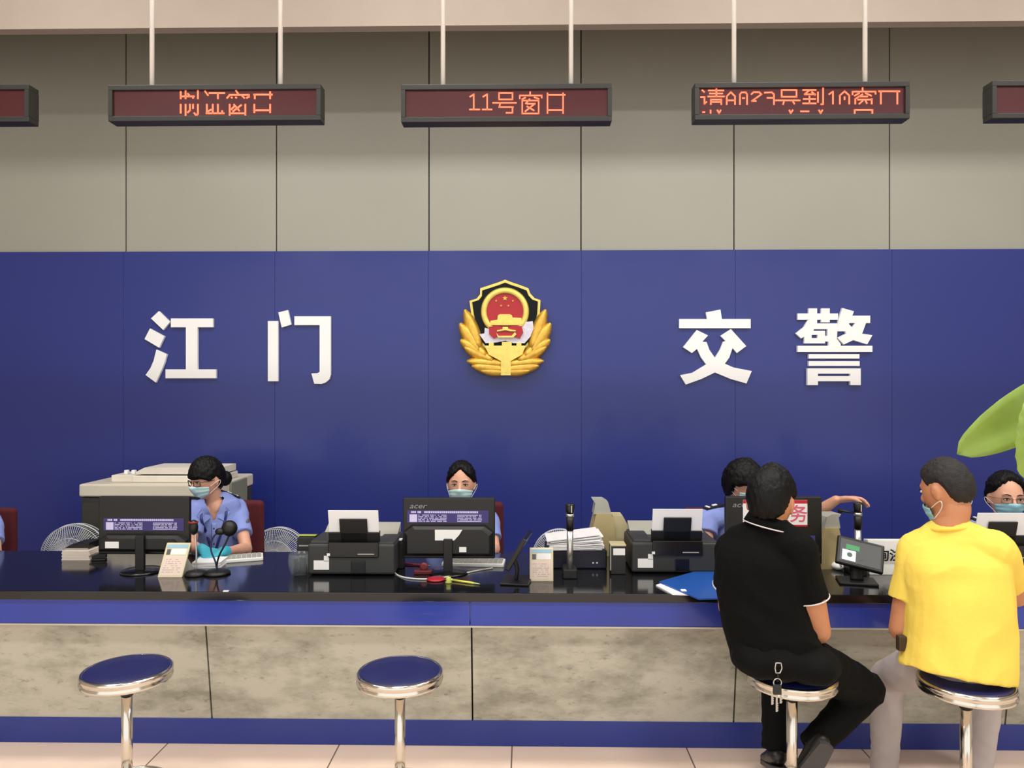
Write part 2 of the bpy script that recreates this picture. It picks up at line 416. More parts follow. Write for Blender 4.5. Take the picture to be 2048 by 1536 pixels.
# ---------------------------------------------------------------- service counter
M_gran = mat('black_granite', '#101114', .12, var=.5, scale=120, coat=.3)
M_fasc = mat('blue_fascia', '#24399c', .3, var=.08, scale=3, coat=.3)
def stone_material():
    m = bpy.data.materials.new('stained_grey_panel'); m.use_nodes = True
    nt = m.node_tree; N = nt.nodes; L = nt.links; b = N['Principled BSDF']
    tc = N.new('ShaderNodeTexCoord'); mp = N.new('ShaderNodeMapping'); L.new(tc.outputs['Object'], mp.inputs[0])
    mp.inputs['Scale'].default_value = (1, 1, 2.2)
    n1 = N.new('ShaderNodeTexNoise'); n1.inputs['Scale'].default_value = 2.6; n1.inputs['Detail'].default_value = 9; n1.inputs['Roughness'].default_value = .68
    n2 = N.new('ShaderNodeTexNoise'); n2.inputs['Scale'].default_value = 16; n2.inputs['Detail'].default_value = 6; n2.inputs['Roughness'].default_value = .7
    L.new(mp.outputs[0], n1.inputs[0]); L.new(mp.outputs[0], n2.inputs[0])
    r1 = N.new('ShaderNodeValToRGB'); e = r1.color_ramp.elements
    e[0].position = .36; e[0].color = lin('#8d8b7c'); e[1].position = .56; e[1].color = lin('#bab7a8')
    L.new(n1.outputs[0], r1.inputs[0])
    r2 = N.new('ShaderNodeValToRGB'); e = r2.color_ramp.elements
    e[0].position = .3; e[0].color = (.45, .43, .4, 1); e[1].position = .42; e[1].color = (1, 1, 1, 1)
    L.new(n2.outputs[0], r2.inputs[0])
    mx = N.new('ShaderNodeMix'); mx.data_type = 'RGBA'; mx.blend_type = 'MULTIPLY'; mx.inputs[0].default_value = .7
    L.new(r1.outputs[0], mx.inputs[6]); L.new(r2.outputs[0], mx.inputs[7]); L.new(mx.outputs[2], b.inputs['Base Color'])
    b.inputs['Roughness'].default_value = .45
    return m
M_stone = stone_material()
ct = root('service_counter', (0, 3.7, 0), 'long service counter with black granite top, blue fascia and stained grey front panels', 'counter')
XL, XR = -5.2, 5.2
MB().box((XL, 3.35, .695), (XR, 4.16, .735), .004).build('worktop', M_gran, ct, world=True)
xf = P(940, 1220, 3.36).x
for a, b in ((XL, xf-.0015), (xf+.0015, XR)):
    MB().box((a, 3.362, .585), (b, 3.40, .6955), .002).build('fascia', M_fasc, ct, world=True)
MB().box((XL, 3.358, .578), (XR, 3.385, .585)).build('metal_trim', mat('thin_metal_trim', '#c5c2b8', .35, metal=.6), ct, world=True)
pj = [(420-528*2), (420-528), 411, 943, 1476, 2030, 2560]
px_ = [XL] + [P(u, 1260, 3.39).x for u in (-640, -112, 411, 943, 1476, 2030, 2560)] + [XR]
for a, b in zip(px_[:-1], px_[1:]):
    mb = MB(); mb.prism([V((a+.004, 3.39, .578)), V((a+.004, 3.46, .1175)), V((a+.004, 3.50, .1175)), V((a+.004, 3.43, .578))], (b-a-.008, 0, 0))
    mb.build('front_panel', M_stone, ct, world=True)
mb = MB(); mb.prism([V((XL, 3.42, .578)), V((XL, 3.49, .1)), V((XL, 3.53, .1)), V((XL, 3.46, .578))], (XR-XL, 0, 0)); mb.build('backing_board', M_gap, ct, world=True)
MB().box((XL, 3.455, 0.0), (XR, 3.56, .1175), .002).build('plinth', mat('blue_plinth', '#20317f', .35, var=.06, scale=3), ct, world=True)
# ================================================================ stools
M_chrome = mat('chrome', '#d8d3c8', .16, metal=1, var=.02)
M_seat = mat('blue_vinyl_seat', '#171c52', .42, var=.08, bump=.05)
M_rub = mat('black_plastic', '#0b0b0b', .45, var=.1)
M_dk = mat('dark_grey_plastic', '#1f201f', .5, var=.08)
M_blk = mat('glossy_black_plastic', '#0c0c0d', .25, var=.1)
M_cream = mat('cream_plastic', '#cbc2a4', .5, var=.04)
M_grey = mat('light_grey_plastic', '#a9a99f', .5, var=.04)
M_paper = mat('white_paper', '#f2f2f2', .7, var=.01)
M_print = mat('printed_grey', '#8d8d98', .7)
M_steel = mat('brushed_steel', '#c9c9c4', .28, metal=.9, var=.03)
SZ = .553; RZ = .085
def stool():
    r = root('round_stool', (0, 0, 0), '', 'stool', 'round stools in front of the counter')
    MB().lathe([(0, SZ-.012), (.14, SZ-.012), (.152, SZ-.010), (.155, SZ-.003), (.150, SZ+.001), (.08, SZ+.003), (0, SZ+.003)]).build('seat_pad', M_seat, r)
    MB().lathe([(.10, SZ-.046), (.158, SZ-.046), (.166, SZ-.042), (.168, SZ-.034), (.163, SZ-.028), (.163, SZ-.022), (.168, SZ-.017), (.167, SZ-.006), (.161, SZ), (.154, SZ-.001), (.150, SZ-.014), (.10, SZ-.016)]).build('rim', M_chrome, r)
    MB().cyl((0, 0, SZ-.10), (0, 0, SZ-.02), .013).build('neck', M_chrome, r)
    MB().cyl((0, 0, SZ-.105), (0, 0, SZ-.085), .023).build('collar', M_rub, r)
    MB().cyl((0, 0, .02), (0, 0, SZ-.10), .0205).build('column', M_chrome, r)
    mb = MB(); n = 40
    mb.tube([(.15*math.cos(2*math.pi*k/n), .15*math.sin(2*math.pi*k/n), RZ) for k in range(n)], .009, closed=True, side=V((0, 0, 1)))
    for k in range(3):
        a = 2*math.pi*k/3 + .5
        mb.tube([(.018*math.cos(a), .018*math.sin(a), RZ), (.15*math.cos(a), .15*math.sin(a), RZ)], .006)
    mb.build('footrest_ring', M_chrome, r)
    MB().lathe([(0, 0), (.19, 0), (.195, .006), (.18, .016), (.05, .034), (.022, .05), (0, .05)]).build('base', M_chrome, r)
    return r
s0 = stool()
for i, (u, lab) in enumerate(((254, 'empty blue-topped chrome stool at left'),
                  (800, 'empty blue-topped chrome stool in the middle, below the centre monitor'),
                  (1584, 'chrome stool the person in black polo sits on'),
                  (1932, 'chrome stool the person in yellow shirt sits on'))):
    o = s0 if i == 0 else copy_tree(s0)
    ys = 2.86 if i == 3 else 2.92
    o.location = (P(u, 1345, ys).x, ys, 0); o['label'] = lab
s0['label'] = 'empty blue-topped chrome stool nearest the left picture edge'
# ================================================================ monitors
M_stick = mat('purple_sticker', '#3c3474', .6, var=.05)
M_mark = mat('sticker_lettering', '#cfc9ee', .6)
M_lab = mat('white_label', '#eeeeea', .6, var=.01)
M_logo = mat('grey_logo', '#8e8c92', .4, metal=.3)
def text_mesh(body, size, loc, m, parent, name, rz=0, ext=.0006, shear=0, rx=90, off=0, sx=1):
    c = bpy.data.curves.new('t', 'FONT'); c.body = body; c.size = size; c.extrude = ext; c.shear = shear; c.offset = off; c.align_x = 'CENTER'
    t = bpy.data.objects.new('t', c); COL.objects.link(t); bpy.context.view_layer.update()
    me = bpy.data.meshes.new_from_object(t.evaluated_get(bpy.context.evaluated_depsgraph_get()))
    bpy.data.objects.remove(t); bpy.data.curves.remove(c)
    me.transform(Matrix.Translation(V(loc)) @ Matrix.Rotation(rz, 4, 'Z') @ Matrix.Rotation(math.radians(rx), 4, 'X') @ Matrix.Diagonal((sx, 1, 1, 1)))
    me.materials.clear(); me.materials.append(m); me.name = name
    o = bpy.data.objects.new(name, me); COL.objects.link(o); o.parent = parent
    return o
def text_rows(mb, x0, x1, z0, z1, rows, Y, seed=1, dens=.8, fill=.5):
    rnd = random.Random(seed); h = (z1 - z0)/rows
    for r in range(rows):
        x = x0; zc = z1 - (r+.5)*h
        while x < x1:
            w_ = h*rnd.uniform(.5, 1.0)
            if rnd.random() < dens and x + w_ < x1:
                mb.box((x, Y, zc - h*fill/2), (x + w_*.82, Y + .0004, zc + h*fill/2))
            x += w_
def monitor(u, v0, v1, Y, label, W=.46, stick=(.0, .0), rz=0, logo=True, standfoot=True, bf=.56):
    c = P(u, (v0+v1)/2, Y); H = (v1-v0)*Y/F
    r = root('computer_monitor', (c.x, Y, TOP), label, 'monitor', 'computer monitors on the counter', rz)
    zc = c.z - TOP; z0, z1 = zc - H/2, zc + H/2
    mb = MB(); mb.box((-W/2, -.012, z0), (W/2, .016, z1), .006)
    # raised back housing
    def rect(s_, y, dz=0): return [V((-W/2*s_, y, z0+.012+dz)), V((W/2*s_, y, z0+.012+dz)), V((W/2*s_, y, z0+H*(bf-.1)-dz)), V((W/2*.82*s_, y, z0+H*bf-dz)), V((-W/2*.82*s_, y, z0+H*bf-dz)), V((-W/2*s_, y, z0+H*(bf-.1)-dz))]
    mb.rings([rect(.97, -.010), rect(.95, -.030, .006), rect(.88, -.042, .02)], smooth=False)
    mb.build('housing', M_dk2, r)
    MB().box((-W/2+.014, .0155, z0+.02), (W/2-.014, .0175, z1-.014)).build('screen', M_blk, r)
    MB().box((-.022, -.058, .008), (.022, -.034, z0+H*.35), .004).build('stand_neck', M_rub, r)
    if standfoot:
        MB().lathe([(0, 0), (.098, 0), (.10, .004), (.09, .010), (.03, .016), (0, .016)], c=(0, -.03, 0)).build('stand_base', M_blk, r)
    sx, sz = stick
    mb = MB(); sw = .405; sh = .062; y = -.0128
    s_ = MB().box((sx-sw/2, -.0136, sz), (sx+sw/2, -.0118, sz+sh)).build('sticker', M_stick, r)
    mb = MB(); y = -.0141
    mb.box((sx-sw/2+.012, y, sz+.004), (sx-sw/2+.05, y+.0004, sz+.042))
    text_rows(mb, sx-sw/2+.02, sx-sw/2+.075, sz+.047, sz+.059, 1, y, 3, .8, .8)
    text_rows(mb, sx-sw/2+.085, sx+sw/2-.045, sz+.047, sz+.059, 1, y, 4, .93, .8)
    text_rows(mb, sx-sw/2+.056, sx-sw/2+.2, sz+.004, sz+.042, 5, y, 5, .8, .55)
    text_rows(mb, sx-sw/2+.25, sx+sw/2-.03, sz+.004, sz+.042, 5, y, 6, .85, .55)
    mb.build('sticker_lettering', M_mark, s_)
    if logo:
        text_mesh('acer', .036, (-W/2+.075, -.0125, z1-.052), M_logo, r, 'logo', shear=.25, sx=1.35)
    return r, z0, H
M_dk2 = mat('monitor_black_plastic', '#0e0f0e', .42, var=.08)
m1, z0, H = monitor(290, 992, 1108, 3.74, 'black computer monitor at left, in front of the large cream copier', stick=(0, .200), logo=False, bf=.36)
MB().box((-.178, -.0440, .118), (-.110, -.0405, .15)).build('label', M_lab, m1)
m2, z0, H = monitor(898, 995, 1116, 3.74, 'black computer monitor in the centre with two white labels, before a masked clerk', stick=(-.005, .244))
mb = MB(); mb.prism([V((-.065, -.0455, .163)), V((-.065, -.0455, .215)), V((.07, -.0455, .215)), V((.055, -.0455, .19)), V((.03, -.0455, .163))], (0, .012, 0)); mb.build('label', M_lab, m2)
MB().box((.055, -.0440, .105), (.09, -.0405, .13)).build('label', M_lab, m2)
m3, z0, H = monitor(1546, 993, 1127, 3.74, 'black computer monitor with a red and white poster, behind the person in black polo', W=.475, stick=(.0, .125), bf=.27)
M_pink = mat('poster_pink', '#d8607a', .6); M_posterred = mat('poster_red', '#c01f35', .6, var=.05)
ps = MB().box((-.152, -.0145, .232), (.164, -.0115, .362)).build('poster', M_lab, m3)
MB().box((-.152, -.0151, .345), (.164, -.0146, .362)).build('poster_band', M_posterred, ps)
MB().box((-.152, -.0151, .232), (.164, -.0146, .240)).build('poster_band', M_posterred, ps)
text_mesh('服务', .09, (.075, -.0152, .262), M_pink, ps, 'poster_lettering', off=.001)
# ================================================================ printers with paper feeder
def printer():
    r = root('printer', (0, 0, 0), '', 'printer', 'office printers with loaded white paper')
    W = .425
    mb = MB(); mb.box((-W/2, 0, .006), (W/2, .30, .155), .012, seg=3); mb.box((-W/2+.01, .01, .15), (-W/2+.1, .28, .168), .006)
    mb.box((W/2-.095, .01, .15), (W/2-.005, .28, .162), .006)
    mb.build('body', mat('printer_grey_case', '#2f302e', .5, var=.06), r)
    MB().box((-.11, -.010, .09), (.135, .035, .165), .005).build('rear_cover', M_blk, r)
    MB().box((-.115, -.012, .100), (-.10, -.0095, .112)).build('label', M_lab, r)
    MB().box((.035, -.0115, .106), (.115, -.0095, .111)).build('trim_strip', M_grey, r)
    MB().box((.0, -.004, .012), (.07, .008, .075), .003).build('power_socket', M_blk, r)
    T = Matrix.Translation((.012, .03, .16)) @ Matrix.Rotation(math.radians(14), 4, 'X')
    MB().box((-.125, -.012, 0), (.125, -.002, .055), .003, T @ Matrix.Rotation(math.radians(-24), 4, 'X')).build('feeder_base', M_blk, r)
    mb = MB(); mb.box((-.068, -.012, .0), (.068, -.004, .125), .003, T); mb.box((-.125, -.012, 0), (.125, -.004, .055), .003, T); mb.build('paper_support', M_rub, r)
    MB().box((-.122, -.001, .01), (.122, .004, .165), 0, T).build('paper_stack', M_paper, r)
    mb = MB(); mb.prism([V((-.19, .2, .155)), V((-.19, .32, .155)), V((-.19, .32, .205))], (.38, 0, 0)); mb.build('output_tray', M_grey, r)
    MB().box((-W/2+.03, -.0012, .03), (-W/2+.105, .001, .075)).build('label', M_lab, r)
    MB().box((-W/2+.08, -.0012, .07), (-W/2+.105, .001, .098)).build('label', M_lab, r)
    return r
p0 = printer()
for i, (u, vb, lab) in enumerate(((702, 1152, 'dark grey printer holding white paper, left of the centre monitor'),
                 (1350, 1148, 'dark grey printer holding white paper, beside the blue folder'),
                 (2000, 1160, 'dark printer holding white paper, half hidden behind the yellow shirt'))):
    o = p0 if i == 0 else copy_tree(p0)
    q = D(u, vb); o.location = (q.x, q.y, TOP); o['label'] = lab
# ================================================================ small things on the counter
def at(name, u, v, label, cat, group=None, rz=0, z=TOP):
    q = D(u, v, z); return root(name, (q.x, q.y, z), label, cat, group, rz)
# cream card stands
M_card = mat('cream_card', '#ddd3ae', .6, var=.03); M_cyan = mat('pale_blue_print', '#9cc6dc', .6); M_gp = mat('photo_grey', '#5a5f68', .6); M_pk = mat('pale_pink_card', '#e2cfc0', .6)
def card_stand(u, v, W, Hh, lean, side, label, rz):
    r = at('card_stand', u, v, label, 'card stand', 'cream identity card stands on the counter', rz)
    T = Matrix(((1, 0, side, 0), (0, 1, lean, 0), (0, 0, 1, 0), (0, 0, 0, 1)))
    MB().box((-W/2, 0, 0), (W/2, .012, Hh), .002, T).build('backing_plate', M_card, r)
    MB().box((-W/2+.006, -.001, .008), (W/2-.006, .002, Hh*.62), 0, T).build('text_card', M_pk, r)
    MB().box((-W/2+.008, -.0015, Hh*.86), (W/2-.008, .002, Hh*.96), 0, T).build('header_strip', M_cyan, r)
    MB().box((-W/2+.035, -.0012, Hh*.66), (W/2-.01, .002, Hh*.84), 0, T).build('name_card', M_lab, r)
    MB().box((-W/2+.012, -.0015, Hh*.66), (-W/2+.030, .002, Hh*.82), 0, T).build('portrait_photo', M_gp, r)
    mb = MB(); b = bmesh.new()
    m_ = MB(); text_rows(m_, -W/2+.014, W/2-.014, .02, Hh*.56, 7, -.0016, int(u), .6, .3)
    m_.bm.transform(T); m_.build('print_lines', mat('faint_print', '#b9a89e', .7), r)
    mb = MB(); mb.prism([V((-W/2+.01, .012+lean*.01, .0)), V((-W/2+.01, .06+lean*.3, 0)), V((-W/2+.01, .012+lean*Hh*.7, Hh*.7))], (W-.02, 0, 0)); mb.build('rear_foot', M_grey, r)
card_stand(339, 1155, .118, .155, .35, .13, 'cream card stand leaning back beside the left microphone', 0)
card_stand(1083, 1163, .112, .155, .10, .0, 'upright cream card stand beside the steel camera pole', 0)
# gooseneck microphone
r = at('gooseneck_microphone', 392, 1150, 'thin gooseneck microphone with red ringed black head beside the left monitor', 'microphone')
MB().lathe([(0, 0), (.05, 0), (.052, .006), (.045, .018), (.012, .024), (0, .024)]).build('base', M_rub, r)
MB().tube([(0, 0, .02), (.002, 0, .12), (-.004, 0, .2)], .0045, sm=5).build('gooseneck', M_steel, r)
MB().lathe([(0, .195), (.010, .2), (.020, .21), (.022, .235), (.017, .262), (.006, .27), (0, .27)], c=(-.012, 0, 0)).build('head', M_rub, r)
n = 24; MB().tube([(-.014+.021*math.cos(2*math.pi*k/n), .021*math.sin(2*math.pi*k/n), .258) for k in range(n)], .004, closed=True, side=V((0, 0, 1))).build('red_ring', mat('red_plastic', '#8f1f1c', .4), r)
# desk camera on two bent cables
r = at('desk_camera', 434, 1148, 'black ball shaped desk camera on bent gooseneck legs before the gloved clerk', 'camera')
MB().lathe([(0, 0), (.062, 0), (.065, .008), (.05, .018), (0, .022)]).build('base', M_rub, r)
mb = MB(); mb.tube([(0, 0, .015), (.0, 0, .05), (.018, -.01, .1), (.045, -.01, .15), (.06, 0, .19)], .0045, sm=5); mb.build('gooseneck', M_rub, r)
mb = MB(); mb.tube([(0, 0, .015), (-.008, 0, .06), (-.028, 0, .11), (-.03, 0, .15), (-.012, 0, .19), (.02, 0, .205)], .0042, sm=5); mb.build('gooseneck', mat('dark_blue_cable', '#252c55', .5), r)
mb = MB(); mb.ell((.062, 0, .225), (.038, .036, .040)); mb.ell((.022, -.012, .212), (.026, .022, .018)); mb.build('camera_head', M_rub, r)
# white paper slips in stack with black stapler
r = at('paper_block', 152, 1121, 'thick cream block of paper slips at the far left of the worktop', 'paper')
mb = MB()
for i in range(6): mb.box((-.078+.003*(i % 2), 0, i*.0085), (.076-.004*(i % 3), .11, i*.0085+.008), .001)
mb.build('paper_layers', mat('cream_paper', '#e3d6c8', .7, var=.02), r)
r = root('file_tray', (D(165, 1112).x, 4.0, TOP+.0515), 'black tray lying on the cream block of paper slips', 'tray')
mb = MB(); mb.prism([V((-.07, -.03, 0)), V((.07, -.03, 0)), V((.075, -.03, .034)), V((-.02, -.03, .026))], (0, .13, 0)); mb.build('tray_body', M_rub, r)
MB().box((-.06, -.0315, .002), (.07, -.0305, .006)).build('trim_strip', M_grey, r)
r = at('stapler', 198, 1121, 'small black stapler between the paper slips and the left monitor', 'stapler', rz=.2)
mb = MB(); mb.box((-.035, -.012, 0), (.035, .02, .010), .003); mb.build('base', M_rub, r)
mb = MB(); mb.prism([V((-.033, -.01, .012)), V((.035, -.01, .014)), V((.035, -.01, .03)), V((.02, -.01, .045)), V((-.033, -.01, .025))], (0, .026, 0)); mb.build('handle', M_rub, r)
# copier on the floor
cp = root('copier', (P(336, 1000, 5.25).x, 5.25, 0), 'large cream topped copier on the floor behind the left monitor', 'copier')
M_cop = mat('copier_cream', '#d2cbb8', .5, var=.03); M_copd = mat('copier_dark', '#3a3831', .5)
zt = P(300, 968, 5.0).z; hw = .47
MB().box((-hw, -.25, .05), (hw, .35, zt-.09), .01).build('body', M_copd, cp)
MB().box((-hw-.005, -.27, zt-.085), (hw+.005, .36, zt), .012, seg=3).build('scanner_lid', M_cop, cp)
MB().box((hw-.03, -.1, zt-.3), (hw+.02, .2, zt-.01), .006).build('side_block', mat('copier_green_grey', '#7d8273', .6), cp)
mb = MB()
for k in range(3): mb.box((-hw+.02, -.256, .12+k*.2), (hw-.02, -.249, .3+k*.2), .004)
mb.build('paper_drawer', M_copd, cp)
r = root('dot_matrix_printer', (cp.location.x+.02, 5.2, zt+.001), 'low cream document printer standing on the copier lid', 'printer')
MB().box((-.18, -.13, 0), (.42, .2, .045), .006).build('body', mat('cream_case', '#e0dacb', .5), r)
mb = MB(); mb.prism([V((-.16, -.12, .055)), V((.42, -.12, .055)), V((.42, -.12, .1)), V((-.10, -.12, .1)), V((-.16, -.12, .07))], (0, .28, 0)); mb.build('lid', mat('cream_case', '#e0dacb'), r)
MB().box((-.12, -.1, .04), (.4, .15, .06)).build('slot', M_rub, r)
MB().box((-.33, -.12, 0), (-.17, .1, .048), .005).build('paper_guide', mat('cream_case', '#e0dacb'), r)
for k in (0, 1): MB().box((-.275+k*.05, -.06, .048), (-.25+k*.05, -.03, .075), .004).build('knob', M_lab, r)
# pages, keyboards in front of the clerks
def page_pile(name, u, v, w_, d_, h, n, label, cat, rz=0, m=None, z=TOP, jit=.006):
    r = at(name, u, v, label, cat, rz=rz, z=z); rnd = random.Random(int(u)); mb = MB(); t = h/n
    for i in range(n):
        a = Matrix.Rotation(rnd.uniform(-.05, .05), 4, 'Z') @ Matrix.Translation((rnd.uniform(-jit, jit), rnd.uniform(-jit, jit), 0))
        mb.box((-w_/2, 0, i*t), (w_/2, d_, i*t + t*.8), 0, a)
    mb.build('sheets', m or M_paper, r); return r
r = page_pile('form_pile', 412, 1136, .14, .13, .03, 5, 'messy pile of white forms under the blue gloves', 'paper', .1)
def keyboard(u, v, label, rz):
    r = at('keyboard', u, v, label, 'keyboard', rz=rz)
    MB().box((-.16, 0, 0), (.16, .12, .018), .004, Matrix.Rotation(.0, 4, 'X')).build('case', M_lab, r)
    mb = MB()
    for i in range(4):
        for j in range(12): mb.box((-.152+j*.0255, .008+i*.027, .0175), (-.130+j*.0255, .03+i*.027, .022))
    k_ = mb.build('keys', M_grey, r); k_['kind'] = 'stuff'
keyboard(462, 1126, 'white keyboard on the worktop behind the desk camera', .35)
tag(MB().box((-.012, -.006, 0), (.012, .006, .004), .001).build('eraser', M_lab), 'tiny white scrap lying near the worktop edge at left', 'scrap').location = D(452, 1183)
keyboard(945, 1134, 'white keyboard seen under the centre monitor', -.05)
# transparent pen box
r = at('pen_box', 600, 1148, 'clear plastic pen box with dark contents, left of the left printer', 'pen holder')
M_clear = mat('clear_plastic', '#9aa2a8', .15, alpha=.16, var=.02)
mb = MB(); mb.lathe([(.045, 0), (.058, .05), (.055, .1), (.05, .102), (.053, .05), (.04, .003)], seg=28); mb.build('clear_bowl', M_clear, r)
mb = MB(); rnd = random.Random(5)
for k in range(14):
    a = rnd.uniform(0, 6.28); q = rnd.uniform(0, .03); mb.box((-.008, -.006, 0), (.008, .006, rnd.uniform(.03, .085)), .001, Matrix.Translation((q*math.cos(a), q*math.sin(a), .003)) @ Matrix.Rotation(a, 4, 'Z'))
k_ = mb.build('clips', mat('dark_clips', '#26261f', .4, var=.5, scale=60), r); k_['kind'] = 'stuff'
r = root('ruler', (D(611, 1130).x, 3.86, TOP+.148), 'yellow green plastic ruler lying across the black box left of the left printer', 'ruler')
MB().box((-.04, 0, 0), (.05, .03, .004), .001).build('blade', mat('lime_plastic', '#b9bf5a', .4), r)
r = root('device_box', (D(611, 1130).x+.005, 3.84, TOP), 'low black device box under the lime ruler', 'box')
MB().box((-.045, 0, 0), (.045, .1, .145), .004).build('case', M_dk, r)
MB().box((-.035, -.0012, .10), (.02, .0, .106)).build('trim_strip', M_grey, r)
# cable from printer to tablet
pts = [P(783, 1085, 3.78), P(783, 1120, 3.75)] + [D(*q, z=TOP+.004) for q in ((790, 1146), (815, 1156), (860, 1158), (905, 1152), (950, 1142), (985, 1136))]
mb = MB(); mb.tube(pts, .004, seg=8, sm=6); o = mb.build('cable', mat('white_cable', '#c9c9c6', .5)); tag(o, 'white cable curving over the worktop below the centre monitor', 'cable')
r = at('card_terminal', 799, 1138, 'slim black upright card terminal between the left printer and centre monitor', 'terminal')
MB().box((-.02, 0, 0), (.022, .05, .135), .005).build('case', M_rub, r); MB().box((-.01, -.002, .142), (.012, .03, .15), .002).build('white_tab', M_lab, r)
MB().box((-.014, .005, .134), (.016, .035, .143), .002).build('tab_holder', M_rub, r)
# red things, pens
r = at('ink_pad', 872, 1160, 'red oval ink pad lying left of the yellow green pen', 'ink pad')
MB().lathe([(0, 0), (.040, 0), (.044, .003), (.044, .007), (.036, .010), (0, .010)]).build('lid', mat('red_lid', '#a3202a', .35), r)
def pen(p0, p1, m, m2, label, rad=.005):
    r = root('ballpoint_pen', p0, label, 'pen'); d = p1 - p0
    MB().cyl((0, 0, 0), d*.78, rad).build('barrel', m, r)
    MB().cyl(d*.78, d, rad*.8, r2=rad*.2).build('tip', m2, r)
    MB().cyl(-d*.08, (0, 0, 0), rad*1.3).build('cap', m2, r)
M_yel = mat('yellow_plastic', '#d6cf5a', .4)
pen(D(905, 1160, TOP+.006), D(960, 1168, TOP+.005), M_yel, mat('pale_green_plastic', '#c5d98a', .4), 'yellow pen lying in front of the centre monitor stand')
r = at('pen_stand', 897, 1166, 'small lime green pen stand just below the centre monitor stand', 'pen holder')
mb = MB(); mb.lathe([(0, 0), (.014, 0), (.016, .004), (.010, .012), (.012, .028), (0, .03)]); mb.build('holder', mat('lime_plastic', '#b9bf5a'), r)
pen(D(800, 1127, TOP+.006), D(860, 1131, TOP+.006), mat('red_plastic', '#8f1f1c'), M_lab, 'red pen lying behind the white cable loop')
r = at('tape_dispenser', 846, 1148, 'dark red tape dispenser below the left part of the centre monitor', 'tape dispenser')
MB().box((-.045, -.015, 0), (.045, .02, .02), .005).build('base', mat('dark_red_plastic', '#5a1518', .4), r)
MB().lathe([(.010, -.008), (.020, -.008), (.020, .008), (.010, .008)], c=(.005, 0, .036), axis='y').build('roll', mat('dark_red_tape', '#6a1618', .4), r)
# tablets on stands
def tablet(loc, label, rz, tilt, screen_mat=True, W=.21, Hh=.145):
    r = root('signature_tablet', loc, label, 'tablet', 'signature tablets on stands', rz)
    T = Matrix.Translation((0, 0, .075)) @ Matrix.Rotation(math.radians(-tilt), 4, 'X')
    MB().box((-W/2, -.010, 0), (W/2, .012, Hh), .006, T, 3).build('tablet_body', M_blk, r)
    s_ = MB().box((-W/2+.015, -.0112, .015), (W/2-.015, -.0095, Hh-.015), 0, T).build('screen', mat('tablet_screen', '#3a3d3c', .3, emit='#3a3d3c', es=.25), r)
    MB().box((-W/2+.025, -.0118, .022), (-W/2+.085, -.0110, .075), 0, T).build('white_window', mat('lit_white_window', '#dfe6e6', .4, emit='#dfe6e6', es=.5), s_)
    MB().box((-W/2+.04, -.0118, .079), (-W/2+.10, -.0110, .105), 0, T).build('green_banner', mat('lit_green', '#2f7f4c', .4, emit='#2f7f4c', es=.4), s_)
    MB().lathe([(0, 0), (.012, 0), (.012, .0012), (0, .0012)], seg=20).bm.free()
    mb = MB(); mb.cyl((-W/2+.058, -.0124, .052), (-W/2+.058, -.0117, .052), .012); mb.bm.transform(T); mb.build('round_mark', mat('dark_green_mark', '#45604f', .5), s_)
    MB().tube([(0, .03, .01), (0, .035, .06), (0, .02, .11)], [(.03, .009)]*3, sm=4, side=V((1, 0, 0))).build('stand_neck', M_rub, r)
    MB().box((-.085, -.035, 0), (.085, .10, .012), .005).build('stand_base', M_rub, r)
    return r
q = D(1716, 1168)
o = tablet((q.x, q.y, TOP), 'black signature tablet with green and white screen, between the two seated people', math.radians(-14), 38)
for ch in o.children:
    if ch.name.startswith(('tablet_body', 'screen')): ch.rotation_euler = (0, math.radians(12), 0); ch.location = (-.012, 0, .0)
q = D(1020, 1162)
o = tablet((q.x, q.y, TOP), 'black signature tablet turned sideways, left of the upright card stand', math.radians(-98), 30, Hh=.17)
# document cameras on poles
def doc_camera(u, vb, vt, label, arm=False, rz=0):
    r = at('document_camera', u, vb, label, 'document camera', 'document cameras on steel poles', rz)
    Y = r.location.y; k = Y/F; z = lambda v: EYE + (768-v)*k - TOP
    MB().box((-.034, -.03, 0), (.034, .09, .045), .005).build('base', M_rub, r)
    MB().cyl((0, 0, .04), (0, 0, z(vt+52)), .0155).build('steel_pole', M_steel, r)
    MB().cyl((0, 0, z(vt+52)), (0, 0, z(vt+25)), .019).build('black_sleeve', M_rub, r)
    MB().cyl((0, 0, z(vt+26)), (0, 0, z(vt+20)), .0195).build('silver_ring', M_steel, r)
    MB().lathe([(0, z(vt+20)), (.016, z(vt+20)), (.021, z(vt+15)), (.023, z(vt+2)), (.018, z(vt)), (0, z(vt))], seg=28).build('head', M_blk, r)
    MB().box((.004, -.0235, z(vt+17)), (.009, -.018, z(vt+3)), .001).build('chrome_strip', M_steel, r)
    mb = MB()
    d_ = V((-.085, .03, .012)) if arm else V((.0, .11, .006))
    A = V((0, 0, z(vt+22)))
    mb.tube([A, A + d_*.6, A + d_], [(.011, .005), (.012, .006), (.013, .008)], side=V((0, 1, 0)) if arm else V((1, 0, 0)))
    mb.cyl(A + d_*.9 + V((0, 0, -.012)), A + d_*.9 + V((0, 0, .004)), .011)
    mb.build('camera_arm', M_rub, r)
doc_camera(1140, 1155, 1007, 'slim steel pole document camera right of the upright card stand')
doc_camera(1716, 1150, 1003, 'steel pole document camera under the reaching hand', True)
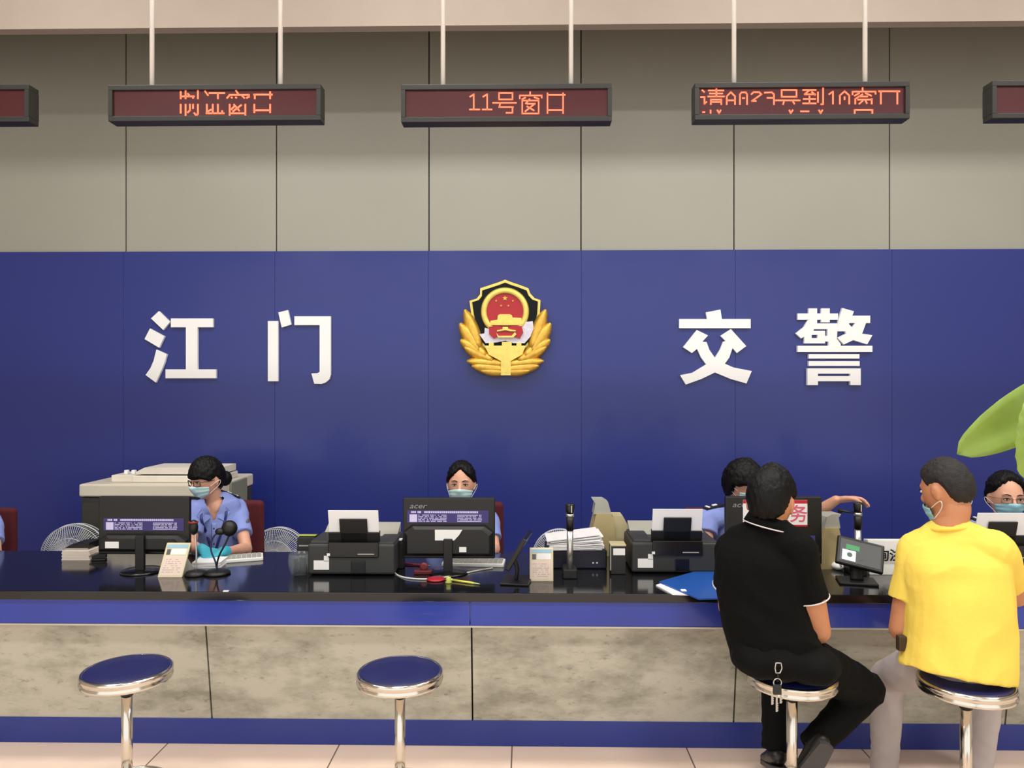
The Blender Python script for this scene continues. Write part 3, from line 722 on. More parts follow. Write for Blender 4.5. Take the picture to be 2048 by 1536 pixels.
# dark box with forms on it
q = D(1160, 1150)
r = root('document_box', (q.x-.01, 3.80, TOP), 'dark navy box under a pile of white forms', 'box')
MB().box((-.155, 0, 0), (.155, .22, .095), .006).build('case', mat('navy_black_box', '#15162a', .4), r)
mb = MB(); mb.ell((.085, -.001, .03), (.005, .002, .004)); mb.build('light', M_lab, r)
mb = MB(); mb.ell((.105, -.001, .03), (.005, .002, .004)); mb.build('light', M_lab, r)
r = root('form_pile', (q.x-.01, 3.80, TOP+.096), 'fanned pile of white printed forms on the dark navy box', 'paper')
mb = MB(); rnd = random.Random(9)
for i in range(9):
    M_ = Matrix.Translation((rnd.uniform(-.012, .012), rnd.uniform(-.02, .01), .001+i*.0075)) @ Matrix.Rotation(rnd.uniform(-.08, .08), 4, 'Z') @ Matrix.Rotation(-.03-.012*i, 4, 'Y')
    mb.box((-.14, -.01, 0), (.13, .19, .0045), 0, M_)
mb.build('sheets', M_paper, r)
MB().box((.02, -.0, 0), (.07, .002, .035), 0, Matrix.Translation((0, -.035, .03)) @ Matrix.Rotation(-.6, 4, 'X')).bm.free()
# cream receipt scanners
def scanner(name, u, v, label, mirror=1, rz=0, lift=0.0):
    r = at(name, u, v, label, 'scanner', 'cream document scanners', rz)
    s_ = mirror
    f_ = lambda L_: [V((s_*x, 0, z)) for x, z in L_]
    mb = MB(); mb.prism(f_([(-.085, 0), (.075, 0), (.07, .17), (.05, .23), (-.03, .23), (-.045, .17)]), (0, .16, 0)); mb.build('body', mat('aged_cream', '#b9a878', .5, var=.06), r)
    mb = MB(); mb.prism([p + V((0, .01, 0)) for p in f_([(-.045, .225), (.052, .225), (.035, .29), (.01, .305), (-.05, .305), (-.035, .285)])], (0, .10, 0)); mb.build('paper_guide', M_grey, r)
    mb = MB(); mb.prism([p + V((0, .02, 0)) for p in f_([(.06, .0), (.145, 0), (.145, .16), (.115, .215), (.06, .215)])], (0, .12, 0)); mb.build('side_feeder', mat('aged_cream_light', '#c2b88e', .5, var=.05), r)
    return r
scanner('receipt_scanner', 1204, 1112, 'tall cream document scanner behind the pile of forms, centre right')
o = scanner('receipt_scanner', 1668, 1138, 'cream document scanner behind the tablet, right of the poster monitor', -1, .15)
o.scale = (.9, .9, .9)
r = at('card_reader', 1237, 1149, 'small upright black card reader with white label, left of the folder side printer', 'card reader')
MB().box((-.036, 0, 0), (.036, .09, .14), .004).build('case', M_dk, r)
MB().box((-.026, -.0014, .095), (.032, .0, .128)).build('label', M_lab, r)
MB().box((-.038, 0, .138), (.038, .09, .146), .002).build('lid', mat('aged_cream_light', '#c2b88e'), r)
MB().box((-.040, -.001, .02), (-.036, .02, .138)).build('side_strip', M_grey, r)
# blue folder with papers
M_fold = mat('blue_folder_cover', '#1c4f9e', .35, var=.05)
pts = [D(*q) for q in ((1318, 1168), (1395, 1146), (1470, 1150), (1500, 1200), (1398, 1203))]
r = root('document_folder', pts[0], 'bright blue folder lying open on the worktop beside the person in black polo', 'folder')
mb = MB(); mb.prism([p + V((0, 0, .006)) for p in pts], (0, 0, .006)); mb.build('cover', M_fold, r, world=True)
pp = [D(*q) for q in ((1312, 1172), (1380, 1150), (1460, 1155), (1480, 1195), (1345, 1190))]
mb = MB(); mb.prism([p + V((0, 0, .0)) for p in pp], (0, 0, .0055)); mb.build('paper_sheets', M_paper, r, world=True)
r = root('eraser', (D(1377, 1199).x, 3.365, TOP), 'white eraser at the worktop edge beside the blue folder', 'eraser')
MB().box((-.012, -.012, 0), (.012, .018, .014), .002).build('block', M_lab, r)
r = at('eraser', 1633, 1166, 'small yellow cube lying right beside the black polo sleeve', 'eraser')
MB().box((-.011, -.01, 0), (.011, .012, .022), .003).build('block', mat('pale_yellow_block', '#d3c060', .5), r)
# white name sign with black characters
q = D(1780, 1150)
r = root('desk_sign', (q.x, q.y, TOP), 'white desk sign with black characters, beside the yellow sleeve', 'sign', rz=0)
T = Matrix.Rotation(math.radians(-6), 4, 'X')
MB().box((-.10, 0, 0), (.14, .05, .17), .003, T).build('sign_board', M_lab, r)
text_mesh('询注', .062, (-.006, .012, .075), M_rub, r, 'sign_lettering', off=.0015)
r.children[-1].location = (0, -.018, 0)
# white phone behind the tablet
r = at('computer_mouse', 1674, 1138, 'white rounded computer mouse behind the tablet stand', 'mouse')
MB().ell((0, 0, .018), (.03, .05, .02)).build('shell', M_lab, r); MB().box((-.004, -.05, .02), (.004, -.02, .036), .001).build('wheel', M_grey, r)
# small bottles on the back of the worktop
for i, (u, m_, lab) in enumerate(((1744, '#7f8fae', 'small grey blue bottle at the back of the worktop, nearest the camera pole'), (1758, '#8a93a0', 'small grey bottle between the grey blue and pink bottles'), (1777, '#d09a86', 'small pinkish bottle behind the white desk sign'), (1799, '#6f9b7c', 'small green bottle beside the yellow shoulder'))):
    q = D(u, 1112)
    r = root('small_bottle', (q.x, 4.08, TOP), lab, 'bottle', 'small bottles at the back of the worktop')
    MB().lathe([(0, 0), (.013, 0), (.014, .004), (.014, .05), (.007, .06), (.007, .064), (0, .064)], seg=20).build('flask', mat('bottle'+m_[1:], m_, .3), r)
    MB().cyl((0, 0, .064), (0, 0, .078), .0085).build('cap', M_lab, r)
# ================================================================ floor fans behind the counter
M_wire = mat('fan_wire', '#cfd3d6', .45, metal=.1); M_blade = mat('fan_blade', '#a9b0b4', .35, alpha=.35)
def fan(u, v, Y, R, label):
    c = P(u, v, Y); r = root('floor_fan', (c.x, Y, 0), label, 'fan', 'round wire fans behind the counter')
    zc = c.z
    mb = MB(); n = 90
    for rr, y in ((R, 0), (R*.98, -.045), (R*.62, -.075), (R*.32, -.085), (R*.98, .045), (R*.6, .08)):
        mb.tube([(rr*math.cos(2*math.pi*k/n), y, zc+rr*math.sin(2*math.pi*k/n)) for k in range(n)], .004 if y == 0 else .0022, seg=6, closed=True, side=V((0, 1, 0)))
    for k in range(n):
        a = 2*math.pi*k/n; ca, sa = math.cos(a), math.sin(a)
        mb.tube([(ca*.04, -.09, zc+sa*.04), (ca*R*.32, -.085, zc+sa*R*.32), (ca*R*.62, -.075, zc+sa*R*.62), (ca*R*.98, -.045, zc+sa*R*.98), (ca*R, 0, zc+sa*R), (ca*R*.98, .045, zc+sa*R*.98), (ca*R*.6, .08, zc+sa*R*.6)], .0017, seg=4)
    mb.build('wire_cage', M_wire, r)
    MB().lathe([(0, -.095), (.035, -.093), (.04, -.085), (0, -.083)], c=(0, 0, zc), axis='y').build('hub_cap', M_grey, r)
    mb = MB()
    for k in range(5):
        a0 = 2*math.pi*k/5
        pt = lambda rr, da, y: V((rr*math.cos(a0+da), y, zc+rr*math.sin(a0+da)))
        top = [pt(.03, -.3, -.01), pt(R*.5, -.45, -.025), pt(R*.88, -.35, -.03), pt(R*.9, .1, 0), pt(R*.6, .4, .02), pt(.03, .4, .01)]
        mb.prism(top, (0, .003, 0))
    mb.build('blades', M_blade, r)
    MB().lathe([(0, .0), (.05, .02), (.055, .1), (.04, .15), (0, .16)], c=(0, 0, zc), axis='y').build('motor', M_grey, r)
    MB().cyl((0, .08, .03), (0, .08, zc-.03), .014).build('pole', M_grey, r)
    MB().lathe([(0, 0), (.17, 0), (.18, .01), (.15, .03), (.03, .05), (0, .05)], c=(0, .06, 0)).build('base', M_grey, r)
fan(152, 1113, 4.9, .215, 'round wire fan behind the paper slips, leftmost of the three fans')
fan(556, 1113, 4.9, .19, 'round wire fan between the red chair and the left printer')
fan(1120, 1114, 4.9, .18, 'round wire fan behind the upright card stand and pile of forms')
# ================================================================ red office chairs
M_redf = mat('dark_red_fabric', '#520e18', .85, var=.12, scale=20, bump=.1)
def chair():
    r = root('office_chair', (0, 0, 0), '', 'chair', 'dark red office chairs of the clerks')
    mb = MB(); mb.box((-.225, .19, .50), (.225, .25, .96), .03, seg=4); mb.build('backrest', M_redf, r)
    mb = MB(); mb.box((-.23, -.24, .40), (.23, .2, .46), .025, seg=4); mb.build('seat', M_redf, r)
    MB().tube([(0, .05, .38), (0, .22, .40), (0, .27, .5), (0, .262, .62)], (.03, .01) and .014, sm=4).build('back_support', M_rub, r)
    MB().cyl((0, 0, .08), (0, 0, .40), .022).build('gas_column', M_rub, r)
    mb = MB()
    for k in range(5):
        a = 2*math.pi*k/5+.3; mb.tube([(0, 0, .09), (.27*math.cos(a), .27*math.sin(a), .06)], [.022, .014])
    mb.build('star_base', M_rub, r)
    for k in range(5):
        a = 2*math.pi*k/5+.3; MB().lathe([(0, -.012), (.026, -.012), (.028, 0), (.026, .012), (0, .012)], c=(.27*math.cos(a), .27*math.sin(a), .028), axis='y', seg=18).build('caster', M_rub, r)
    return r
c0 = chair()
for i, (u, vt, Y, lab, sx) in enumerate(((455, 1001, 4.50, 'dark red office chair of the clerk in blue gloves', 1), (-40, 1016, 4.55, 'dark red office chair cut off by the left picture edge', 1),
        (937, 1004, 4.62, 'dark red office chair behind the centre monitor', 1), (1440, 1016, 4.5, 'dark red office chair hidden behind the person in black polo', 1), (2090, 1060, 4.6, 'dark red office chair of the clerk at the right picture edge', 1))):
    o = c0 if i == 0 else copy_tree(c0)
    q = P(u, vt, Y+.2); o.location = (q.x, Y, q.z-.96 if q.z < .96 else 0); o['label'] = lab
    zt_ = q.z
    for ch in o.children:
        if ch.name.startswith('backrest'):
            if i: ch.data = ch.data.copy()
    o.location.z = 0; o.scale = (1, 1, zt_/.96)
# ================================================================ potted plant in the foreground right
M_leaf = mat('plant_leaf', '#8aa544', .45, var=.15, scale=14, sub=.0)
M_leaf.node_tree.nodes['Principled BSDF'].inputs['Transmission Weight'].default_value = 0
pr = root('potted_plant', (1.45, 1.55, 0), 'leafy potted plant in the foreground whose green leaves reach in at right', 'plant')
MB().lathe([(0, 0), (.13, 0), (.15, .02), (.19, .30), (.2, .32), (.185, .32), (.17, .28), (0, .27)]).build('pot', mat('white_pot', '#d5d0c8', .4), pr)
MB().lathe([(0, .268), (.165, .272), (.165, .28), (0, .285)]).build('soil', mat('soil', '#3a2c22', .9, var=.3, scale=40), pr)
STEMT = V((1.42, 1.58, 1.50))
mb = MB(); mb.tube([(1.45, 1.55, .27), (1.44, 1.56, .8), STEMT, (1.44, 1.57, 1.85)], [.016, .013, .009, .005], sm=6); mb.build('stem', mat('plant_stem', '#5d6b34', .6), pr, world=True)
def plant_leaf(base, tip, width, nrm, droop=.0):
    base, tip = V(base), V(tip); d = tip - base; L_ = d.length; d.normalize(); n_ = (nrm - d*nrm.dot(d)).normalized(); s_ = d.cross(n_)
    R1 = []; K = 20
    b = bmesh.new(); rows = []
    for i in range(K+1):
        t = i/K; wd = width/2 * max(.02, (math.sin(math.pi*min(1, t**.9))**.5)) if 0 < t < 1 else .0015
        c = base + d*L_*t + n_*(droop*math.sin(math.pi*t))
        rows.append([b.verts.new(c + s_*wd*x + n_*(abs(x)*wd*.28 + .002*math.sin(t*40)*abs(x))) for x in (-1, -.66, -.33, 0, .33, .66, 1)])
    for a, c in zip(rows[:-1], rows[1:]):
        for j in range(6): b.faces.new((a[j], a[j+1], c[j+1], c[j])).smooth = True
    bmesh.ops.recalc_face_normals(b, faces=b.faces[:])
    g = bmesh.ops.solidify(b, geom=b.faces[:], thickness=.0012)
    mb = MB(); mb.add(b); mb.tube([base, (base+d*L_*.5+n_*droop), tip], [.0022, .0016, .0008], seg=6, sm=4)
    mb.build('leaf', M_leaf, pr, world=True, recalc=False)
tip = P(1914, 908, 1.60)
plant_leaf(P(2190, 742, 1.56), tip, .105, V((-.1, -1, .25)), .012)
mb = MB(); mb.tube([STEMT + V((0, 0, .1)), P(2215, 745, 1.57), P(2190, 742, 1.56)], .003, sm=4); mb.build('leaf_stalk', M_leaf, pr, world=True)
plant_leaf(P(2072, 790, 1.5), P(2050, 958, 1.5), .10, V((.1, -1, .0)), .01)
mb = MB(); mb.tube([STEMT, P(2110, 770, 1.52), P(2075, 800, 1.5)], .003, sm=4); mb.build('leaf_stalk', M_leaf, pr, world=True)
rnd = random.Random(3)
for k in range(9):
    a = rnd.uniform(-1.2, 2.6); zb = rnd.uniform(1.1, 1.8); b_ = V((1.44, 1.57, zb)); rr = rnd.uniform(.22, .3)
    tp = b_ + V((rr*max(.2, math.cos(a)) , rr*math.sin(a), rnd.uniform(-.08, .14)))
    plant_leaf(b_ + (tp-b_)*.15, tp, .09, V((0, 0, 1)), .02)
    mb = MB(); mb.tube([b_, b_ + (tp-b_)*.16], .003); mb.build('leaf_stalk', M_leaf, pr, world=True)
# ================================================================ people
M_skin = mat('skin', '#d9a388', .5, var=.05, scale=12, sub=.08)
M_skin2 = mat('skin_tanned', '#c5865f', .5, var=.06, scale=12, sub=.08)
M_hair = mat('black_hair', '#050404', .5, var=.4, scale=30, bump=.35, bscale=160, stretch=(1, 1, .2), spec=.22)
M_eye = mat('eye_white', '#e6e2dc', .3); M_iris = mat('dark_iris', '#1a100c', .2)
M_lip = mat('lip', '#9c5b50', .5)
M_mask = mat('surgical_mask', '#bfe3e4', .8, var=.03, bump=.1)
M_maskb = mat('surgical_mask_blue', '#8fc3d3', .8, var=.03, bump=.1)
M_unif = mat('light_blue_uniform', '#8796d4', .8, var=.04, scale=8, bump=.15, bscale=60, spec=.2)
M_navy = mat('navy_cloth', '#12152b', .75, var=.1)
M_polo = mat('black_polo_fabric', '#060706', .85, var=.1, scale=10, bump=.3, bscale=60, spec=.15)
M_tr = mat('black_trousers', '#060706', .8, var=.15, scale=8, bump=.3, bscale=60, spec=.15)
M_yshirt = mat('yellow_cotton', '#f3d65e', .85, var=.02, scale=5, bump=.15, bscale=60, spec=.2)
M_gtr = mat('grey_trousers', '#b3a8a5', .8, var=.06, bump=.5, bscale=12)
M_shoe = mat('black_shoe', '#15110e', .4); M_sole = mat('shoe_sole', '#4a4747', .7, var=.1)
M_trim = mat('white_knit_trim', '#d9cfcf', .8)
def remesh(mb, name, m, parent, voxel=.006, it=3, fac=.5, fold=None, cut=None):
    me = bpy.data.meshes.new('tmp'); bmesh.ops.recalc_face_normals(mb.bm, faces=mb.bm.faces[:]); mb.bm.to_mesh(me); mb.bm.free()
    o = bpy.data.objects.new('tmp', me); COL.objects.link(o)
    r = o.modifiers.new('r', 'REMESH'); r.mode = 'VOXEL'; r.voxel_size = voxel; r.adaptivity = 0
    if it:
        s_ = o.modifiers.new('s', 'SMOOTH'); s_.iterations = it; s_.factor = fac
    bpy.context.view_layer.update()
    nm = bpy.data.meshes.new_from_object(o.evaluated_get(bpy.context.evaluated_depsgraph_get()))
    bpy.data.objects.remove(o); bpy.data.meshes.remove(me)
    if fold:
        from mathutils import noise as nz
        amp, sc, sx = fold
        nrm = [v.normal.copy() for v in nm.vertices]
        for v, n_ in zip(nm.vertices, nrm):
            p = v.co; q = V((p.x*sc*sx[0], p.y*sc*sx[1], p.z*sc*sx[2]))
            w_ = nz.noise(q + V((0, 0, nz.noise(p*sc*.5)*1.5))); w2 = nz.noise(q*2.3 + V((7, 1, 3)))
            v.co = p + n_*amp*((1-abs(w_)*2.2) + .45*w2 - .4)
    if cut:
        bb = bmesh.new(); bb.from_mesh(nm); bmesh.ops.delete(bb, geom=[v for v in bb.verts if cut(v.co)], context='VERTS'); bb.to_mesh(nm); bb.free()
    nm.transform(parent.matrix_basis.inverted()); nm.name = name
    nm.materials.clear(); nm.materials.append(m)
    for p in nm.polygons: p.use_smooth = True
    o = bpy.data.objects.new(name, nm); COL.objects.link(o); o.parent = parent
    return o
def limb(mb, pts, rr, side=None, seg=18, sm=5, cap=True):
    pts = [V(p) for p in pts]
    rr = [r if isinstance(r, tuple) else (r, r) for r in rr]
    p2, r2 = smooth_path(pts, rr, sm)
    if cap:
        for end in (0, -1):
            a = p2[end]; b = p2[1] if end == 0 else p2[-2]; d = (a - b).normalized(); ra, rb = r2[end]; q = min(ra, rb)
            ex = [(a + d*q*math.sin(t), (ra*math.cos(t)+.0005, rb*math.cos(t)+.0005)) for t in (.5, 1.0, 1.4)]
            if end == 0: p2 = [e[0] for e in ex[::-1]] + p2; r2 = [e[1] for e in ex[::-1]] + r2
            else: p2 = p2 + [e[0] for e in ex]; r2 = r2 + [e[1] for e in ex]
    mb.tube(p2, r2, seg=seg, side=side)
def hshape(d):
    "head surface (metres) in the direction d; x right, y forward, z up; origin between the ears at eye level"
    x, y, z = d
    rx, ry, rz = .074, .094, .118
    if z < 0:
        t = -z
        rx *= 1 - .30*t**1.6; ry *= (1 - .06*t) if y > 0 else (1 - .30*t)
        rz = .118
    else:
        rx *= 1 + .03*z
    px, py, pz = x*rx, y*ry, z*rz
    if y > 0 and z < .2: py *= 1.0 + .02
    if y > .3: py = py*.96 + .004
    if z < -.5: py += .016*(-z-.5)*2
    if y < 0 and z > -.3: py *= 1.06
    return V((px, py, pz))
def interp(tab, a):
    for (a0, v0), (a1, v1) in zip(tab[:-1], tab[1:]):
        if a <= a1: return v0 + (v1-v0)*max(0, (a-a0))/(a1-a0)
    return tab[-1][1]
def hmat(C, fwd, s, roll=0):
    f = V(fwd).normalized(); up = V((roll, 0, 1)); r = f.cross(up).normalized(); u = r.cross(f).normalized()
    return Matrix.Translation(C) @ Matrix(((r.x, f.x, u.x, 0), (r.y, f.y, u.y, 0), (r.z, f.z, u.z, 0), (0, 0, 0, 1))) @ Matrix.Scale(s, 4)
def add_head(mb, H):
    b = bmesh.new(); bmesh.ops.create_uvsphere(b, u_segments=40, v_segments=28, radius=1)
    for v in b.verts: v.co = hshape(v.co)
    # eye sockets
    for v in b.verts:
        for sx in (-1, 1):
            q = V((v.co.x - sx*.031, (v.co.z - .004)*1.3))
            if v.co.y > .04: v.co.y -= .007*math.exp(-(q.length/.016)**2)
    mb.add(b, H)
    T = lambda p: H @ V(p)
    k = H.to_scale()[0]
    limb(mb, [T((0, .088, .012)), T((0, .098, -.01)), T((0, .106, -.030)), T((0, .094, -.042))], [.007*k, .009*k, .012*k, .010*k], sm=3)
    limb(mb, [T((-.010, .094, -.038)), T((.010, .094, -.038))], [.008*k]*2, sm=2)
    limb(mb, [T((-.042, .078, .022)), T((0, .088, .022)), T((.042, .078, .022))], [.007*k]*3, sm=3)
    for sx in (-1, 1):
        e = H @ Matrix.Translation((sx*.078, -.008, -.010)) @ Matrix.Rotation(sx*-.35, 4, 'Z') @ Matrix.Rotation(-.15, 4, 'X')
        b = bmesh.new(); bmesh.ops.create_uvsphere(b, u_segments=16, v_segments=12, radius=1)
        for v in b.verts:
            x, y, z = v.co; v.co = V((x*.006 + sx*.006*(-y), y*.018, z*.032 if z > 0 else z*.030)); v.co.y *= (1 - .25*(z < -.2))
        mb.add(b, e)
    limb(mb, [T((-.02, .086, -.064)), T((0, .091, -.063)), T((.02, .086, -.064))], [.006*k, .007*k, .006*k], sm=3)
    limb(mb, [T((-.016, .058, -.090)), T((0, .062, -.094)), T((.016, .058, -.090))], [.013*k, .015*k, .013*k], sm=3)
def face_parts(par, H, brow=True):
    T = lambda p: H @ V(p); k = H.to_scale()[0]
    for sx in (-1, 1):
        mb = MB(); mb.ell((0, 0, 0), (.0135, .010, .0060), seg=16); mb.bm.transform(H @ Matrix.Translation((sx*.031, .0805, .001))); e = mb.build('eye', M_eye, par, world=True)
        mb = MB(); mb.ell(T((sx*.031, .0862, .001)), (.0056*k,)*3, seg=12); mb.build('iris', M_iris, e)
        e.children[0].data.transform(par.matrix_basis.inverted())
        mb = MB(); mb.tube([T((sx*.017, .0885, .002)), T((sx*.026, .0925, .0062)), T((sx*.036, .0905, .0062)), T((sx*.047, .0815, .002))], .0020*k, seg=6, sm=3); mb.build('eyelid', M_hair, par, world=True)
        mb = MB(); mb.tube([T((sx*.014, .094, .020)), T((sx*.030, .0925, .0265)), T((sx*.048, .080, .022))], [(.003*k, .0022*k), (.0035*k, .0025*k), (.0015*k, .001*k)], seg=6, sm=4); mb.build('eyebrow', M_hair, par, world=True)
def hair(par, H, tab, t=.016, soft=.12, top=.006, name='hair', m=None, noise=.003, seed=1, extra=None, sidet=None):
    b = bmesh.new(); bmesh.ops.create_uvsphere(b, u_segments=96, v_segments=64, radius=1)
    rnd = random.Random(seed)
    from mathutils import noise as nz
    for v in b.verts:
        d = v.co.normalized(); az = abs(math.degrees(math.atan2(d.x, d.y)))
        zl = interp(tab, az) + .05*nz.noise(V((d.x*9, d.y*9, seed)))
        q = max(0, min(1, (d.z - zl)/soft + .35)); q = q*q*(3-2*q)
        p = hshape(d); off = -.008 + q*(t + .008 + top*max(0, d.z)) + q*noise*nz.noise(V((d.x*14, d.y*14, d.z*5 + seed)))*2
        if sidet: off += q*interp(sidet, az)
        v.co = p + d*off
    for f in b.faces: f.smooth = True
    mb = MB(); mb.add(b, H)
    if extra: extra(mb)
    return mb.build(name, m or M_hair, par, world=True, recalc=True)
def face_mask(par, H, m, top=-.12, pulled=0):
    "pleated surgical mask with ear loops"
    rows = []; K = 24; R_ = 18
    b = bmesh.new()
    for i in range(R_+1):
        t = i/R_; row = []
        for j in range(K+1):
            a = math.radians(-66 + 132*j/K)
            zt = top - .16*abs(math.sin(a))**1.5; zb = -.97 + .26*abs(math.sin(a))
            z = zt + (zb-zt)*t
            c = math.sqrt(max(0, 1-z*z)); d = V((c*math.sin(a), c*math.cos(a), z))
            p = hshape(d); nose = math.exp(-(p.x/.018)**2)*math.exp(-((p.z+.030)/.028)**2)*.018
            full = .009 + .008*math.cos(a)*math.sin(math.pi*min(1, t*1.05)) + .0015*math.sin(t*18)
            if t > .5: p.y += .010*(t-.5)*math.cos(a)
            p = p + V((d.x, d.y, 0)).normalized()*(full + nose)
            row.append(b.verts.new(p))
        rows.append(row)
    for r0, r1 in zip(rows[:-1], rows[1:]):
        for j in range(K): b.faces.new((r0[j], r0[j+1], r1[j+1], r1[j])).smooth = True
    bmesh.ops.recalc_face_normals(b, faces=b.faces[:]); bmesh.ops.solidify(b, geom=b.faces[:], thickness=.0018)
    mb = MB(); mb.add(b, H); o = mb.build('face_mask', m, par, world=True, recalc=False)
    for sx in (-1, 1):
        e0 = H @ V((sx*.072, .035, -.030)); e1 = H @ V((sx*.060, .040, -.075)); er_ = H @ V((sx*.088, -.020, -.005)); em = H @ V((sx*.084, -.018, -.032))
        MB().tube([e0, er_, em, e1], .0014, seg=6, sm=5).build('ear_loop', M_lab, o)
        o.children[-1].data.transform(par.matrix_basis.inverted())
    return o
def hand(mb, W, d, n, side, curl=.5, spread=.06, k=1.0, thumb=1, fl=1.0):
    "W wrist, d toward the fingers, n out of the palm, thumb on the side*thumb"
    d = V(d).normalized(); n = V(n); n = (n - d*n.dot(d)).normalized(); s_ = d.cross(n).normalized()*side
    R = lambda p, v_: V(p)
    limb(mb, [W, W + d*.03*k, W + d*.06*k, W + d*.085*k], [(.027*k, .019*k), (.034*k, .015*k), (.040*k, .014*k), (.038*k, .012*k)], side=s_)
    for i, (o_, L_) in enumerate(((.030, .070), (.011, .080), (-.009, .076), (-.028, .060))):
        b = W + d*(.082 - abs(o_+.002)*.2)*k + s_*o_*k
        pts = [b]; a = curl*.4; L_ *= k*fl
        dd = (d + s_*(o_*spread*10)).normalized()
        for q, f_ in enumerate((.45, .32, .25)):
            dirv = (dd*math.cos(a) + n*math.sin(a)); pts.append(pts[-1] + dirv*L_*f_); a += curl*.8*(1 + .1*i)
        limb(mb, pts, [.0092*k, .0088*k, .0080*k, .0068*k], seg=10, sm=3)
    b = W + d*.025*k + s_*.026*k
    limb(mb, [b, b + (d*.7 + s_*.7 + n*.1).normalized()*.035*k, b + (d*.7 + s_*.7 + n*.1).normalized()*.035*k + (d*.9 + s_*.25 + n*.35).normalized()*.032*k, b + (d*.7 + s_*.7 + n*.1).normalized()*.035*k + (d*.9 + s_*.1 + n*.5).normalized()*.055*k],
         [.014*k, .0115*k, .010*k, .008*k], seg=10, sm=3)
def band(mb, C, ax, side, a, b_, r, n=36):
    s_, w_ = frame(V(ax), V(side)); mb.tube([V(C) + s_*a*math.cos(2*math.pi*k/n) + w_*b_*math.sin(2*math.pi*k/n) for k in range(n)], r, seg=6, closed=True, side=V(ax).normalized())
def person(name_label, J, o):
    "J joints (world), o options; returns the root"
    r = root('person', (J['pel'].x, J['pel'].y, 0), name_label, 'person')
    k = o.get('k', 1.0); sd = V(J['side']).normalized(); ps = V(J.get('pside', J['side'])).normalized()
    male = o.get('male', False); wd = o.get('w', 1.0)*k
    PR = [(.165, .115), (.13, .098), (.15, .108), (.145, .075), (.055, .05)] if not male else [(.165, .12), (.150, .112), (.170, .118), (.165, .085), (.062, .058)]
    PR = [(a*wd, b*wd) for a, b in PR]
    skin = o.get('skin', M_skin)
    tp = [J['pel'], J['waist'], J['chest'], J['top'], J['nb']]
    H = hmat(J['head'], J['fwd'], k*o.get('hk', 1.0), o.get('roll', 0))
    nk = .052*k if not male else .060*k
    body = MB()
    limb(body, tp[:3] + [J['top'] + V((0, 0, -.03))], [(a-.014, b-.014) for a, b in PR[:3]] + [(PR[3][0]*.72, PR[3][1]*.8)], side=sd)
    hb = H @ V((0, -.020, -.065))
    limb(body, [J['top'], J['nb'], (J['nb']+hb)/2, hb, H @ V((0, -.01, -.02))], [nk*1.25, nk*1.08, nk, nk*.98, nk*.8], side=sd)
    add_head(body, H)
    ar = (.048, .038, .034, .024) if male else (.040, .033, .029, .020)
    ar = [a*k*o.get('arm', 1.0) for a in ar]
    for S in ('L', 'R'):
        sh, el, wr = J['sh'+S], J['el'+S], J['wr'+S]
        limb(body, [J['top'] + (sh-J['top'])*.55 + V((0, 0, -.02)), sh, sh+(el-sh)*.5, el], [ar[0]*.7, ar[0]*.9, ar[0]*.95, ar[1]], sm=4)
        limb(body, [el, el+(wr-el)*.25, el+(wr-el)*.65, wr], [ar[1], ar[1]*1.08, ar[2]*.9, ar[3]], sm=4)
        hd = o.get('hand'+S)
        if hd and not hd.get('glove'):
            hand(body, wr, hd['d'], hd['n'], 1 if S == 'L' else -1, hd.get('curl', .5), k=k*hd.get('k', 1), thumb=1, spread=hd.get('spread', .06))
        hi, kn, an = J['hi'+S], J['kn'+S], J['an'+S]
        limb(body, [J['pel'] + (hi-J['pel'])*.5, hi, hi+(kn-hi)*.5, kn], [.06*k, .062*k, .058*k, .045*k], sm=4)
        limb(body, [kn, kn+(an-kn)*.3, an], [.045*k, .048*k, .030*k], sm=4)
        td = V(J['toe'+S]).normalized()
        limb(body, [an, an + V((0, 0, -.03)), an + V((0, 0, -.04)) + td*.1], [.03*k, .032*k, .026*k], sm=3)
    remesh(body, 'body', skin, r, .0058, 3)
    # ---- clothes
    st = MB(); hem = o.get('hem', 1.0)
    lo = J['pel'] + (J['waist']-J['pel'])*(o.get('hemlow', -.35) if o.get('longhem') else 0.0) + V(o.get('hemoff', (0, 0, 0)))
    g = o.get('loose', .008)
    PS = [(PR[0][0]+g*1.6, PR[0][1]+g*1.6), (PR[1][0]+g*2.2, PR[1][1]+g*2.2), (PR[2][0]+g, PR[2][1]+g), (PR[3][0]*.96, PR[3][1]+.004), (nk+.012*k, nk+.012*k)]
    if o.get('hipshirt'): PS[0] = o['hipshirt']
    pts = [lo] + tp[1:4] + [J['nb'] - (J['nb']-J['top'])*.25]
    limb(st, pts, PS, side=sd, seg=28, cap=False)
    for S in ('L', 'R'):
        a_ = J['nb'] + (J['top']-J['nb'])*.35; sh = J['sh'+S]
        limb(st, [a_, a_ + (sh-a_)*.5 + V((0, 0, .004)), sh + V((0, 0, .008))], [nk+.012*k, .056*k+(.012 if male else .008), .048*k+.010], sm=4)
    sl = o.get('sleeve', .62); sr = o.get('sr', ar[0]+.016)
    for S in ('L', 'R'):
        sh, el, wr = J['sh'+S], J['el'+S], J['wr'+S]
        e = sh+(el-sh)*sl
        limb(st, [J['top'] + (sh-J['top'])*.25 + V((0, 0, .004)), sh, sh+(e-sh)*.5, e], [sr*.95, sr*1.02, sr*1.02, sr*1.04], sm=5, cap=False)
        if o.get('longsleeve'): limb(st, [el, (el+wr)/2, wr], [sr*.85, sr*.75, sr*.6], sm=4, cap=False); limb(st, [e, el], [sr, sr*.9])
    f_ = sd.cross(V((0, 0, 1))); f_ = -f_.normalized() if f_.dot(V(J['fwd'])) < 0 else f_.normalized(); rt = f_.cross(V((0, 0, 1)))
